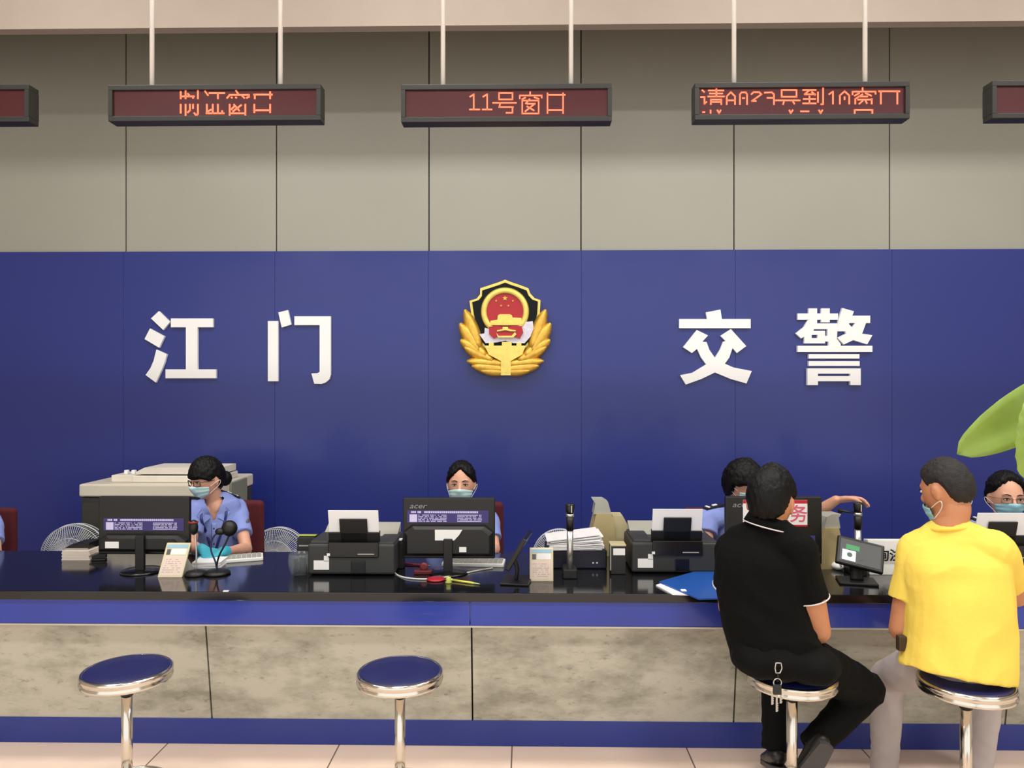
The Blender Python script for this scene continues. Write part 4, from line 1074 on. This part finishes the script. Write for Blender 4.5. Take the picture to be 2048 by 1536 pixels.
    def vcut(p):
        q = p - J['nb']; y = q.z
        return q.dot(f_) > 0 and y > -.075 and abs(q.dot(rt)) < .030*(y+.075)/.075 and y < .05
    shirt = remesh(st, 'shirt', o['shirt'], r, .0065, 4, fold=o.get('fold', (.0035, 9, (1, 1, .6))), cut=vcut if o.get('vneck') else None)
    J['f'] = f_
    tm = MB()
    for S in ('L', 'R'):
        hi, kn, an = J['hi'+S], J['kn'+S], J['an'+S]
        tl = o.get('thigh', .088)
        limb(tm, [J['pel'] + (hi-J['pel'])*.4, hi, hi+(kn-hi)*.5, kn], [.10*k, tl*k, tl*.93*k, tl*.78*k], sm=5)
        limb(tm, [kn, kn+(an-kn)*.35, kn+(an-kn)*.8, an + (an-kn)*.03], [tl*.78*k, tl*.72*k, tl*.62*k, tl*.60*k], sm=5, cap=False)
    limb(tm, [J['pel'] + (J['pel']-J['waist'])*.25, J['pel'], J['pel'] + (J['waist']-J['pel'])*.6], [(PR[0][0]*.9, PR[0][1]*.9), (PR[0][0]+.008, PR[0][1]+.008), (PR[1][0]+.01, PR[1][1]+.01)], side=ps, seg=26)
    if 'seat' in o:
        for S in ('L', 'R'):
            hi = J['hi'+S]; tm.ell((hi.x, hi.y-o.get('butt', .07), o['seat']+.070), (.108, .125, .072))
        tm.ell((J['pel'].x, J['pel'].y-o.get('butt', .07)+.015, o['seat']+.075), (.12, .125, .072))
    remesh(tm, 'trousers', o['trousers'], r, .0075, 4, fold=(.004, 11, (1, 1, 1)))
    for S in ('L', 'R'):
        an = J['an'+S]; td = V(J['toe'+S]).normalized(); dn = o.get('dn'+S, V((0, 0, -1)))
        sdv = td.cross(dn)
        mb = MB(); a0 = an + dn*.03
        limb(mb, [a0 - td*.055*k, a0 - td*.01 + dn*.0, a0 + td*.07*k + dn*.02, a0 + td*.15*k + dn*.03, a0 + td*.18*k + dn*.032], [(.034, .03), (.040, .044), (.044, .034), (.042, .024), (.03, .018)], side=sdv, sm=4)
        sh_ = remesh(mb, 'shoe', M_shoe, r, .006, 2)
        mb = MB(); c = a0 + dn*.050
        out = [(-.088, .0), (-.08, .028), (-.03, .034), (.05, .04), (.12, .045), (.17, .036), (.205, .01), (.205, -.01), (.17, -.036), (.12, -.045), (.05, -.04), (-.03, -.034), (-.08, -.028)]
        mb.prism([c + td*x*k + sdv.normalized()*y*k - dn*.012 for x, y in out], dn*.018); sl_ = mb.build('sole', M_sole, sh_, world=False); sl_.data.transform(r.matrix_basis.inverted())
    return r, H, shirt
def gloves(par, J, o, m):
    for S in ('L', 'R'):
        hd = o['hand'+S]; mb = MB()
        hand(mb, J['wr'+S], hd['d'], hd['n'], 1 if S == 'L' else -1, hd.get('curl', .5), k=1.1, spread=.05)
        dd = (J['el'+S]-J['wr'+S]).normalized()
        limb(mb, [J['wr'+S], J['wr'+S]+dd*.05], [.027, .031], sm=3, cap=False)
        remesh(mb, 'glove', m, par, .0055, 2)
def on_cloth(shirt, par, p, f, off=.004):
    M_ = par.matrix_basis; o_ = M_.inverted() @ (V(p) + V(f)*.5)
    ok, hit, n_, i_ = shirt.ray_cast(o_, -V(f).normalized())
    return (M_ @ hit) + V(f).normalized()*off if ok else V(p)
def collar(par, J, m, shirt, fw=None):
    "uniform collar: stand round the nape and two pointed leaves, placket with buttons, pocket flaps"
    f = V(fw or J['f']).normalized(); f.z = 0; f.normalize(); r_ = f.cross(V((0, 0, 1))).normalized(); nb = J['nb']
    b = bmesh.new(); A = []; B = []; n = 26
    for i in range(n+1):
        a = math.radians(50 + 260*i/n); c, s_ = math.cos(a), math.sin(a); dv = f*c + r_*s_
        A.append(b.verts.new(nb + dv*.061 + V((0, 0, .026)))); B.append(b.verts.new(nb + dv*.082 + V((0, 0, -.018))))
    for i in range(n): b.faces.new((A[i], A[i+1], B[i+1], B[i])).smooth = True
    bmesh.ops.recalc_face_normals(b, faces=b.faces[:]); bmesh.ops.solidify(b, geom=b.faces[:], thickness=.004)
    mb = MB(); mb.add(b)
    for sx in (-1, 1):
        pl = [(.045, .022), (.066, .0), (.088, -.03), (.060, -.082), (.020, -.060), (.026, -.02)]
        base = [nb + r_*x*sx + V((0, 0, y)) for x, y in pl]
        fr = [on_cloth(shirt, par, q, f, .006) for q in base]
        fr[0] = nb + r_*.048*sx + f*.036 + V((0, 0, .022)); fr[5] = nb + r_*.026*sx + f*.070 + V((0, 0, -.02))
        c = sum(fr, V((0, 0, 0)))/6; vs = [mb.bm.verts.new(q) for q in fr]; cv = mb.bm.verts.new(c + f*.004)
        for i in range(6): mb.bm.faces.new((vs[i], vs[(i+1) % 6], cv))
        vs2 = [mb.bm.verts.new(q - f*.004) for q in fr]
        for i in range(6): mb.bm.faces.new((vs[i], vs[(i+1) % 6], vs2[(i+1) % 6], vs2[i]))
    mb.build('collar', m, par, world=True)
    mb = MB(); pts = [on_cloth(shirt, par, nb + V((0, 0, -.09 - .03*i)), f, .0015) for i in range(9)]
    mb.tube(pts, [(.013, .0018)]*9, seg=8, side=r_, sm=2); mb.build('placket', m, par, world=True)
    for i in (1, 4, 7):
        mb = MB(); mb.ell(pts[i] + f*.002, (.0045, .0045, .0045), seg=10); mb.build('button', M_navy, par, world=True)
def epaulettes(par, J, side, k=1.0):
    for S in ('L', 'R'):
        sh = J['sh'+S]; nb = J['nb']; d = (sh-nb); d.z = 0; d.normalize()
        fw = d.cross(V((0, 0, 1))).normalized()
        c = on_cloth(J['shirt'], par, sh - d*.040, V((0, 0, 1)), .004)
        a_ = on_cloth(J['shirt'], par, sh - d*.075, V((0, 0, 1))); b_ = on_cloth(J['shirt'], par, sh - d*.005, V((0, 0, 1))); sl = (b_.z-a_.z)/.07
        M_ = Matrix.Translation(c) @ Matrix(((d.x, fw.x, 0, 0), (d.y, fw.y, 0, 0), (sl, 0, 1, 0), (0, 0, 0, 1)))
        mb = MB(); mb.box((-.055, -.027, -.006), (.055, .027, .006), .003, M_); e = mb.build('epaulette', M_navy, par, world=True)
        mb = MB(); mb.box((-.018, -.012, .004), (.008, .012, .011), .002, M_); mb.box((.030, -.026, .003), (.042, .026, .009), .002, M_); q = mb.build('insignia', M_lab, e); q.data.transform(par.matrix_basis.inverted())
def badge(par, H, loc, fwd, w_=.06, h_=.018):
    f = V(fwd).normalized(); r_ = f.cross(V((0, 0, 1))).normalized()
    c = V(loc); mb = MB()
    mb.prism([c + r_*x*w_/2 + V((0, 0, z*h_/2)) for x, z in ((-1, -1), (1, -1), (1, 1), (-1, 1))], f*.003)
    return mb.build('name_badge', M_steel, par, world=True)
def lanyard(par, J, m, shirt, low=-.26):
    f = J['f']; r_ = f.cross(V((0, 0, 1))).normalized(); nb = J['nb']
    for sx in (-1, 1):
        pts = [nb + r_*.058*sx + V((0, 0, .022))] + [on_cloth(shirt, par, nb + r_*x*sx + V((0, 0, z)), f, .004) for x, z in ((.066, -.03), (.058, -.08), (.044, -.13), (.026, -.19), (.006, low))]
        MB().tube(pts, [(.007, .0018)]*6, seg=8, sm=5, side=r_).build('lanyard_strap', m, par, world=True)
def glasses(par, H, m):
    T = lambda p: H @ V(p); mb = MB(); k = H.to_scale()[0]
    for sx in (-1, 1):
        pts = [T((sx*.034 + .024*math.cos(a), .102 - .010*abs(math.cos(a)*1 + sx)/2, .002 + .016*math.sin(a))) for a in [2*math.pi*i/20 for i in range(20)]]
        pts = [T((sx*.033 + .024*max(-.92, min(.92, 1.25*math.cos(a))), .100 - (.012 if sx*math.cos(a) > .3 else 0), -.002 + .015*max(-.9, min(.9, 1.25*math.sin(a))))) for a in [2*math.pi*i/24 for i in range(24)]]
        mb.tube(pts, .0022*k, seg=6, closed=True)
        mb.tube([T((sx*.056, .088, .006)), T((sx*.078, .05, .004)), T((sx*.081, -.01, .002))], .0014*k, seg=6)
    mb.tube([T((-.010, .100, .003)), T((.010, .100, .003))], .0014*k, seg=6)
    return mb.build('glasses', m, par, world=True)
def legs_for(J, pel, f, side, foot=.05):
    f = V(f).normalized()
    for S, s_ in (('L', -1), ('R', 1)):
        J['hi'+S] = pel + side*s_*.09 + V((0, 0, -.02)); J['kn'+S] = pel + side*s_*.11 + f*.40 + V((0, 0, -.03))
        J['an'+S] = V((J['kn'+S].x, J['kn'+S].y, foot+.04)) + f*.0; J['toe'+S] = f
# ---------------------------------------------------------------- clerk with glasses and blue gloves (left)
def clerk(u_pel, Y, headuv, nbuv, fb, fh, shL, shR, elL, elR, wrL, wrR, label, hands, hairtab, k=.96, **kw):
    "L/R are the sides in the picture (L = picture left)"
    J = {}
    pel = P(u_pel, 1100, Y); pel.z = .56; J['pel'] = pel
    J['nb'] = P(*nbuv); J['head'] = P(*headuv)
    J['shL'], J['shR'] = P(*shL), P(*shR)
    J['top'] = (J['shL']+J['shR'])/2*.6 + J['nb']*.4; J['top'].z = (J['shL'].z+J['shR'].z)/2 + .012
    J['chest'] = pel + (J['top']-pel)*.68; J['waist'] = pel + (J['top']-pel)*.32
    side = V((1, 0, 0)) if 'side' not in kw else V(kw['side']); J['side'] = side
    J['elL'], J['elR'], J['wrL'], J['wrR'] = P(*elL), P(*elR), P(*wrL), P(*wrR)
    legs_for(J, pel, V((0, -1, 0)), V((1, 0, 0)))
    J['fwd'] = fh
    o = dict(k=k, vneck=True, shirt=M_unif, trousers=M_navy, sleeve=.66, **hands)
    o.update(kw.get('opt', {}))
    r, H, shirt = person(label, J, o)
    J['shirt'] = shirt
    collar(r, J, M_unif, shirt); epaulettes(r, J, None)
    return r, H, J, o
TAB_BANGS = [(0, .18), (35, .18), (55, .12), (72, -.02), (82, .05), (92, .12), (104, .0), (112, -.45), (140, -.62), (180, -.68)]
TAB_BACK = [(0, .80), (20, .74), (45, .58), (66, .30), (85, .16), (100, -.05), (120, -.4), (180, -.5)]
r, H, J, o = clerk(447, 4.42, (414, 958, 4.27), (428, 1010, 4.33), None, (-.50, -.84, -.16), (392, 1020, 4.22), (473, 1017, 4.42), (380, 1092, 4.12), (493, 1098, 4.22), (408, 1100, 3.96), (444, 1104, 3.95),
    'clerk with glasses, face mask and cyan gloves, sitting behind the desk camera', dict(handL=dict(d=(.75, -.6, -.25), n=(.2, 0, -1), curl=.5, glove=1), handR=dict(d=(-.8, -.55, -.2), n=(0, .1, -1), curl=.6, glove=1)), None, side=(.92, .38, 0))
face_parts(r, H); hair(r, H, TAB_BANGS, t=.016, extra=lambda mb: mb.ell(H @ V((0, -.125, -.03)), (.038, .038, .045)))
face_mask(r, H, M_mask); glasses(r, H, mat('glasses_frame', '#1c1613', .3))
gloves(r, J, o, mat('cyan_glove', '#3fb2c9', .5, var=.05, bump=.3))
F1 = J['f']
lanyard(r, J, mat('blue_strap', '#2a3578', .6), J['shirt'])
badge(r, H, on_cloth(J['shirt'], r, J['nb'] + V((.07, 0, -.13)), F1), F1)
mb = MB(); a = J['shR'] + (J['elR']-J['shR'])*.38 + V((.052, -.02, 0)); mb.ell(a, (.008, .028, .034)); mb.build('arm_patch', mat('arm_patch', '#6c6a72', .6, var=.4, scale=60), r, world=True)
# ---------------------------------------------------------------- clerk behind the centre monitor
r, H, J, o = clerk(926, 4.58, (923, 967, 4.46), (925, 1012, 4.54), None, (-.02, -1, .02), (873, 1040, 4.52), (979, 1040, 4.50), (862, 1100, 4.40), (990, 1098, 4.36), (890, 1112, 4.12), (975, 1110, 4.10),
    'clerk with centre parted hair and pale mask, head showing above the centre monitor', dict(handL=dict(d=(.3, -.9, -.15), n=(0, 0, -1), curl=.4), handR=dict(d=(-.3, -.9, -.15), n=(0, 0, -1), curl=.4)), None, k=.94, opt=dict(hk=1.10))
face_parts(r, H); hair(r, H, [(0, .72), (14, .66), (30, .48), (50, .30), (68, .12), (80, .02), (92, .02), (105, -.2), (125, -.45), (180, -.5)], t=.011, extra=lambda mb: mb.ell(H @ V((0, -.12, -.04)), (.035, .035, .04)))
face_mask(r, H, M_mask, top=-.16)
# ---------------------------------------------------------------- clerk behind the black polo, arm stretched out
r, H, J, o = clerk(1470, 4.42, (1486, 968, 4.28), (1485, 1024, 4.34), None, (.55, -.8, -.22), (1414, 1040, 4.30), (1540, 1040, 4.30), (1408, 1100, 4.18), (1600, 1048, 4.10), (1460, 1110, 4.02), (1672, 1000, 3.92),
    'clerk stretching an arm to the document camera, head hidden behind the person in black polo', dict(handL=dict(d=(.6, -.7, -.15), n=(0, 0, -1), curl=.4), handR=dict(d=(.97, -.15, .10), n=(0, -.35, -1), curl=.55, spread=.05, k=1.1)), None, opt=dict(sleeve=.5, arm=1.25))
face_parts(r, H); hair(r, H, TAB_BANGS[:5] + [(90, -.3), (104, -.5), (140, -.7), (180, -.75)], t=.026, sidet=[(0, 0), (60, .006), (110, .012), (180, .006)])
face_mask(r, H, M_mask)
badge(r, H, on_cloth(J['shirt'], r, J['nb'] + V((-.085, 0, -.11)), J['f']), J['f'], .03, .014)
# ---------------------------------------------------------------- clerk at the right edge
r, H, J, o = clerk(2020, 4.46, (2011, 994, 4.16), (2020, 1050, 4.24), None, (-.16, -.98, -.02), (1950, 1062, 4.26), (2095, 1060, 4.28), (1940, 1120, 4.2), (2110, 1125, 4.2), (1970, 1118, 4.0), (2070, 1118, 4.0),
    'clerk with wire glasses and blue mask at the right edge, beside the yellow shirt', dict(handL=dict(d=(.5, -.8, -.15), n=(0, 0, -1), curl=.4), handR=dict(d=(-.5, -.8, -.15), n=(0, 0, -1), curl=.4)), None, k=1.0, opt=dict(hk=1.06))
face_parts(r, H); hair(r, H, TAB_BACK, t=.015, extra=lambda mb: mb.ell(H @ V((0, -.13, -.02)), (.04, .04, .045)))
face_mask(r, H, M_maskb); glasses(r, H, mat('wire_glasses', '#8a7460', .3, metal=.5))
# ---------------------------------------------------------------- clerk at the left edge (only a sleeve shows)
r, H, J, o = clerk(-55, 4.45, (-65, 975, 4.35), (-58, 1030, 4.4), None, (-.3, -.95, -.1), (-110, 1045, 4.35), (-17, 1046, 4.4), (-118, 1110, 4.2), (-9, 1105, 4.28), (-95, 1115, 4.0), (-30, 1115, 4.0),
    'clerk at the left picture edge of whom only a sleeve shows', dict(handL=dict(d=(.5, -.8, -.15), n=(0, 0, -1), curl=.4), handR=dict(d=(-.5, -.8, -.15), n=(0, 0, -1), curl=.4)), None)
face_parts(r, H); hair(r, H, TAB_BACK, t=.015); face_mask(r, H, M_mask)
# ---------------------------------------------------------------- person in black polo on the third stool
TAB_MAN = [(0, .52), (40, .42), (62, .30), (75, .14), (80, .20), (102, .22), (114, .02), (126, -.30), (150, -.48), (180, -.52)]
J = dict(pel=P(1548, 1290, 2.90), waist=P(1528, 1222, 2.93), chest=P(1522, 1135, 2.94), top=P(1530, 1086, 2.95), nb=P(1540, 1048, 2.95), head=P(1541, 1005, 2.96), fwd=(.50, .85, -.14),
    shL=P(1464, 1098, 3.02), shR=P(1596, 1096, 2.86), elL=P(1460, 1215, 3.12), elR=P(1636, 1262, 2.88), wrL=P(1545, 1262, 3.24), wrR=P(1612, 1252, 3.10),
    hiL=P(1508, 1300, 2.95), hiR=P(1606, 1318, 2.89), knL=P(1556, 1322, 3.26), knR=P(1733, 1378, 3.10), anL=P(1552, 1496, 3.12), anR=P(1626, 1492, 2.98),
    toeL=(.15, 1, -.35), toeR=(-.45, .25, -.95), side=V((.88, -.47, 0)), pside=V((.95, -.3, 0)))
r, H, shirt = person('person in black polo shirt and black trousers, seen from behind on the third stool', J,
    dict(male=True, skin=M_skin2, shirt=M_polo, trousers=M_tr, sleeve=.60, sr=.066, arm=1.25, hk=1.08, seat=.557, loose=.010, thigh=.094, hipshirt=(.170, .128), longhem=True, fold=(.005, 8, (1, 1, .7)),
         handL=dict(d=(.6, .5, -.5), n=(.3, -.5, -1), curl=.8), handR=dict(d=(-.55, .75, -.2), n=(-.5, -.2, -1), curl=.8), dnR=V((-.2, -.93, -.3)).normalized(), w=.97))
face_parts(r, H); hair(r, H, TAB_MAN, t=.016, top=.008, noise=.0022, sidet=[(0, .006), (60, .004), (90, -.006), (122, -.006), (145, .0), (180, .0)])
MP_ = H
def knit_collar(par, J, fw, trim, k=1.0):
    f = V(fw).normalized(); r_ = f.cross(V((0, 0, 1))).normalized(); nb = J['nb']; b = bmesh.new(); A = []; B = []; line = []; n = 40
    for i in range(n+1):
        a = math.radians(15 + 330*i/n); c, s_ = math.cos(a), math.sin(a); dirv = f*c + r_*s_; fr = max(0, c)
        tpz = .018 - .03*fr
        tl = -dirv.x*.022 + .016
        A.append(b.verts.new(nb + dirv*(.074*k) + V((0, 0, tpz + tl)))); q = nb + dirv*(.100*k + .02*fr) + V((0, 0, -.024 - .03*fr + tl)); B.append(b.verts.new(q)); line.append(q)
    for i in range(n): b.faces.new((A[i], A[i+1], B[i+1], B[i])).smooth = True
    bmesh.ops.recalc_face_normals(b, faces=b.faces[:]); bmesh.ops.solidify(b, geom=b.faces[:], thickness=.005)
    mb = MB(); mb.add(b); o = mb.build('collar', M_polo, par, world=True, recalc=False)
    if trim: t = MB().tube(line, .0026, seg=6).build('collar_trim', M_trim, o); t.data.transform(par.matrix_basis.inverted())
knit_collar(r, J, (.5, .85, 0), True)
for S in 'LR':
    e = J['sh'+S] + (J['el'+S]-J['sh'+S])*.60; ax = J['el'+S]-J['sh'+S]
    mb = MB(); band(mb, e, ax, V((0, 1, 0)), .0705, .0705, .0028); mb.build('sleeve_trim', M_trim, r, world=True)
mb = MB(); band(mb, J['wrR'] + (J['elR']-J['wrR'])*.12, J['elR']-J['wrR'], V((0, 0, 1)), .037, .037, .005); mb.build('watch', M_steel, r, world=True)
kc = root('keychain', P(1556, 1322, 2.70), 'steel carabiner with keys hanging from the belt of the person in black polo', 'keys')
kk = kc.location.copy(); tr = lambda u, v: P(u, v, 2.69)
mb = MB(); mb.tube([tr(1552, 1326), tr(1562, 1326), tr(1564, 1336), tr(1560, 1346), tr(1552, 1346), tr(1550, 1336)], .0022, seg=8, closed=True, sm=0); mb.build('carabiner', M_steel, kc, world=True)
mb = MB(); mb.tube([tr(1555, 1346), tr(1557, 1356)], .003, seg=8); mb.build('swivel', M_rub, kc, world=True)
mb = MB(); n = 20; c = tr(1555, 1365); mb.tube([c + V((.014*math.cos(2*math.pi*i/n), 0, .014*math.sin(2*math.pi*i/n))) for i in range(n)], .002, seg=6, closed=True, side=V((0, 1, 0))); mb.build('key_ring', M_steel, kc, world=True)
mb = MB(); c = tr(1555, 1378); mb.box(c + V((-.016, -.006, -.02)), c + V((.014, .006, .016)), .004); mb.build('key_fob', M_dk, kc, world=True)
for dx, L_ in ((-.018, .05), (-.002, .075), (.012, .045)):
    mb = MB(); c = tr(1555, 1382) + V((dx, .002, 0)); mb.box(c + V((-.0035, -.001, -L_)), c + V((.0035, .001, 0)), .0008)
    for q in range(4): mb.box(c + V((.0035, -.001, -L_+.008*q+.004)), c + V((.0055, .001, -L_+.008*q+.008)))
    mb.build('key', M_steel, kc, world=True)
# ---------------------------------------------------------------- person in yellow shirt on the fourth stool
J = dict(pel=P(1922, 1292, 2.90), waist=P(1920, 1222, 2.92), chest=P(1914, 1142, 2.94), top=P(1910, 1090, 2.96), nb=P(1901, 1052, 2.97), head=P(1893, 980, 2.99), fwd=(-.42, .88, -.18),
    shL=P(1840, 1098, 3.02), shR=P(1986, 1100, 2.90), elL=P(1803, 1258, 3.0), elR=P(2030, 1190, 3.08), wrL=P(1850, 1290, 3.2), wrR=P(2005, 1152, 3.36),
    hiL=P(1886, 1318, 2.95), hiR=P(1968, 1318, 2.95), knL=P(1776, 1352, 3.22), knR=P(1975, 1352, 3.28), anL=P(1768, 1552, 3.2), anR=P(1955, 1560, 3.2),
    toeL=(-.25, .9, 0), toeR=(.1, 1, 0), side=V((.97, -.22, 0)), pside=V((.97, -.2, 0)))
r, H, shirt = person('person in bright yellow shirt and grey trousers, seen from behind on the fourth stool', J,
    dict(male=True, skin=M_skin2, shirt=M_yshirt, trousers=M_gtr, sleeve=.66, sr=.074, arm=1.25, seat=.557, loose=.018, thigh=.088, hipshirt=(.200, .158), longhem=True, hemlow=-.78, butt=.0, hemoff=(-.02, 0, 0), w=1.02, fold=(.006, 6.5, (1, 1, .8)),
         handL=dict(d=(.6, .3, -.3), n=(0, -.2, -1), curl=.7), handR=dict(d=(-.4, .9, -.05), n=(0, 0, -1), curl=.3)))
face_parts(r, H); hair(r, H, TAB_MAN, t=.010, soft=.32, top=.004, noise=.002, m=mat('short_brown_black_hair', '#1a1512', .7, var=.4, scale=40, bump=.4, bscale=200))
fm = face_mask(r, H, M_maskb)
fm.location = (H.to_3x3() @ V((0, -.010, -.034)))
mb = MB(); band(mb, J['nb'] + V((0, .0, -.006)), V((-.1, .15, 1)), V((1, 0, 0)), .076, .072, .008); mb.build('neckband', M_yshirt, r, world=True)
mb = MB(); c = P(1806, 1286, 2.92); mb.box(c + V((-.02, -.01, -.03)), c + V((.012, .02, .028)), .005); mb.build('belt_pouch', mat('brown_leather', '#3a2a1c', .5), r, world=True)
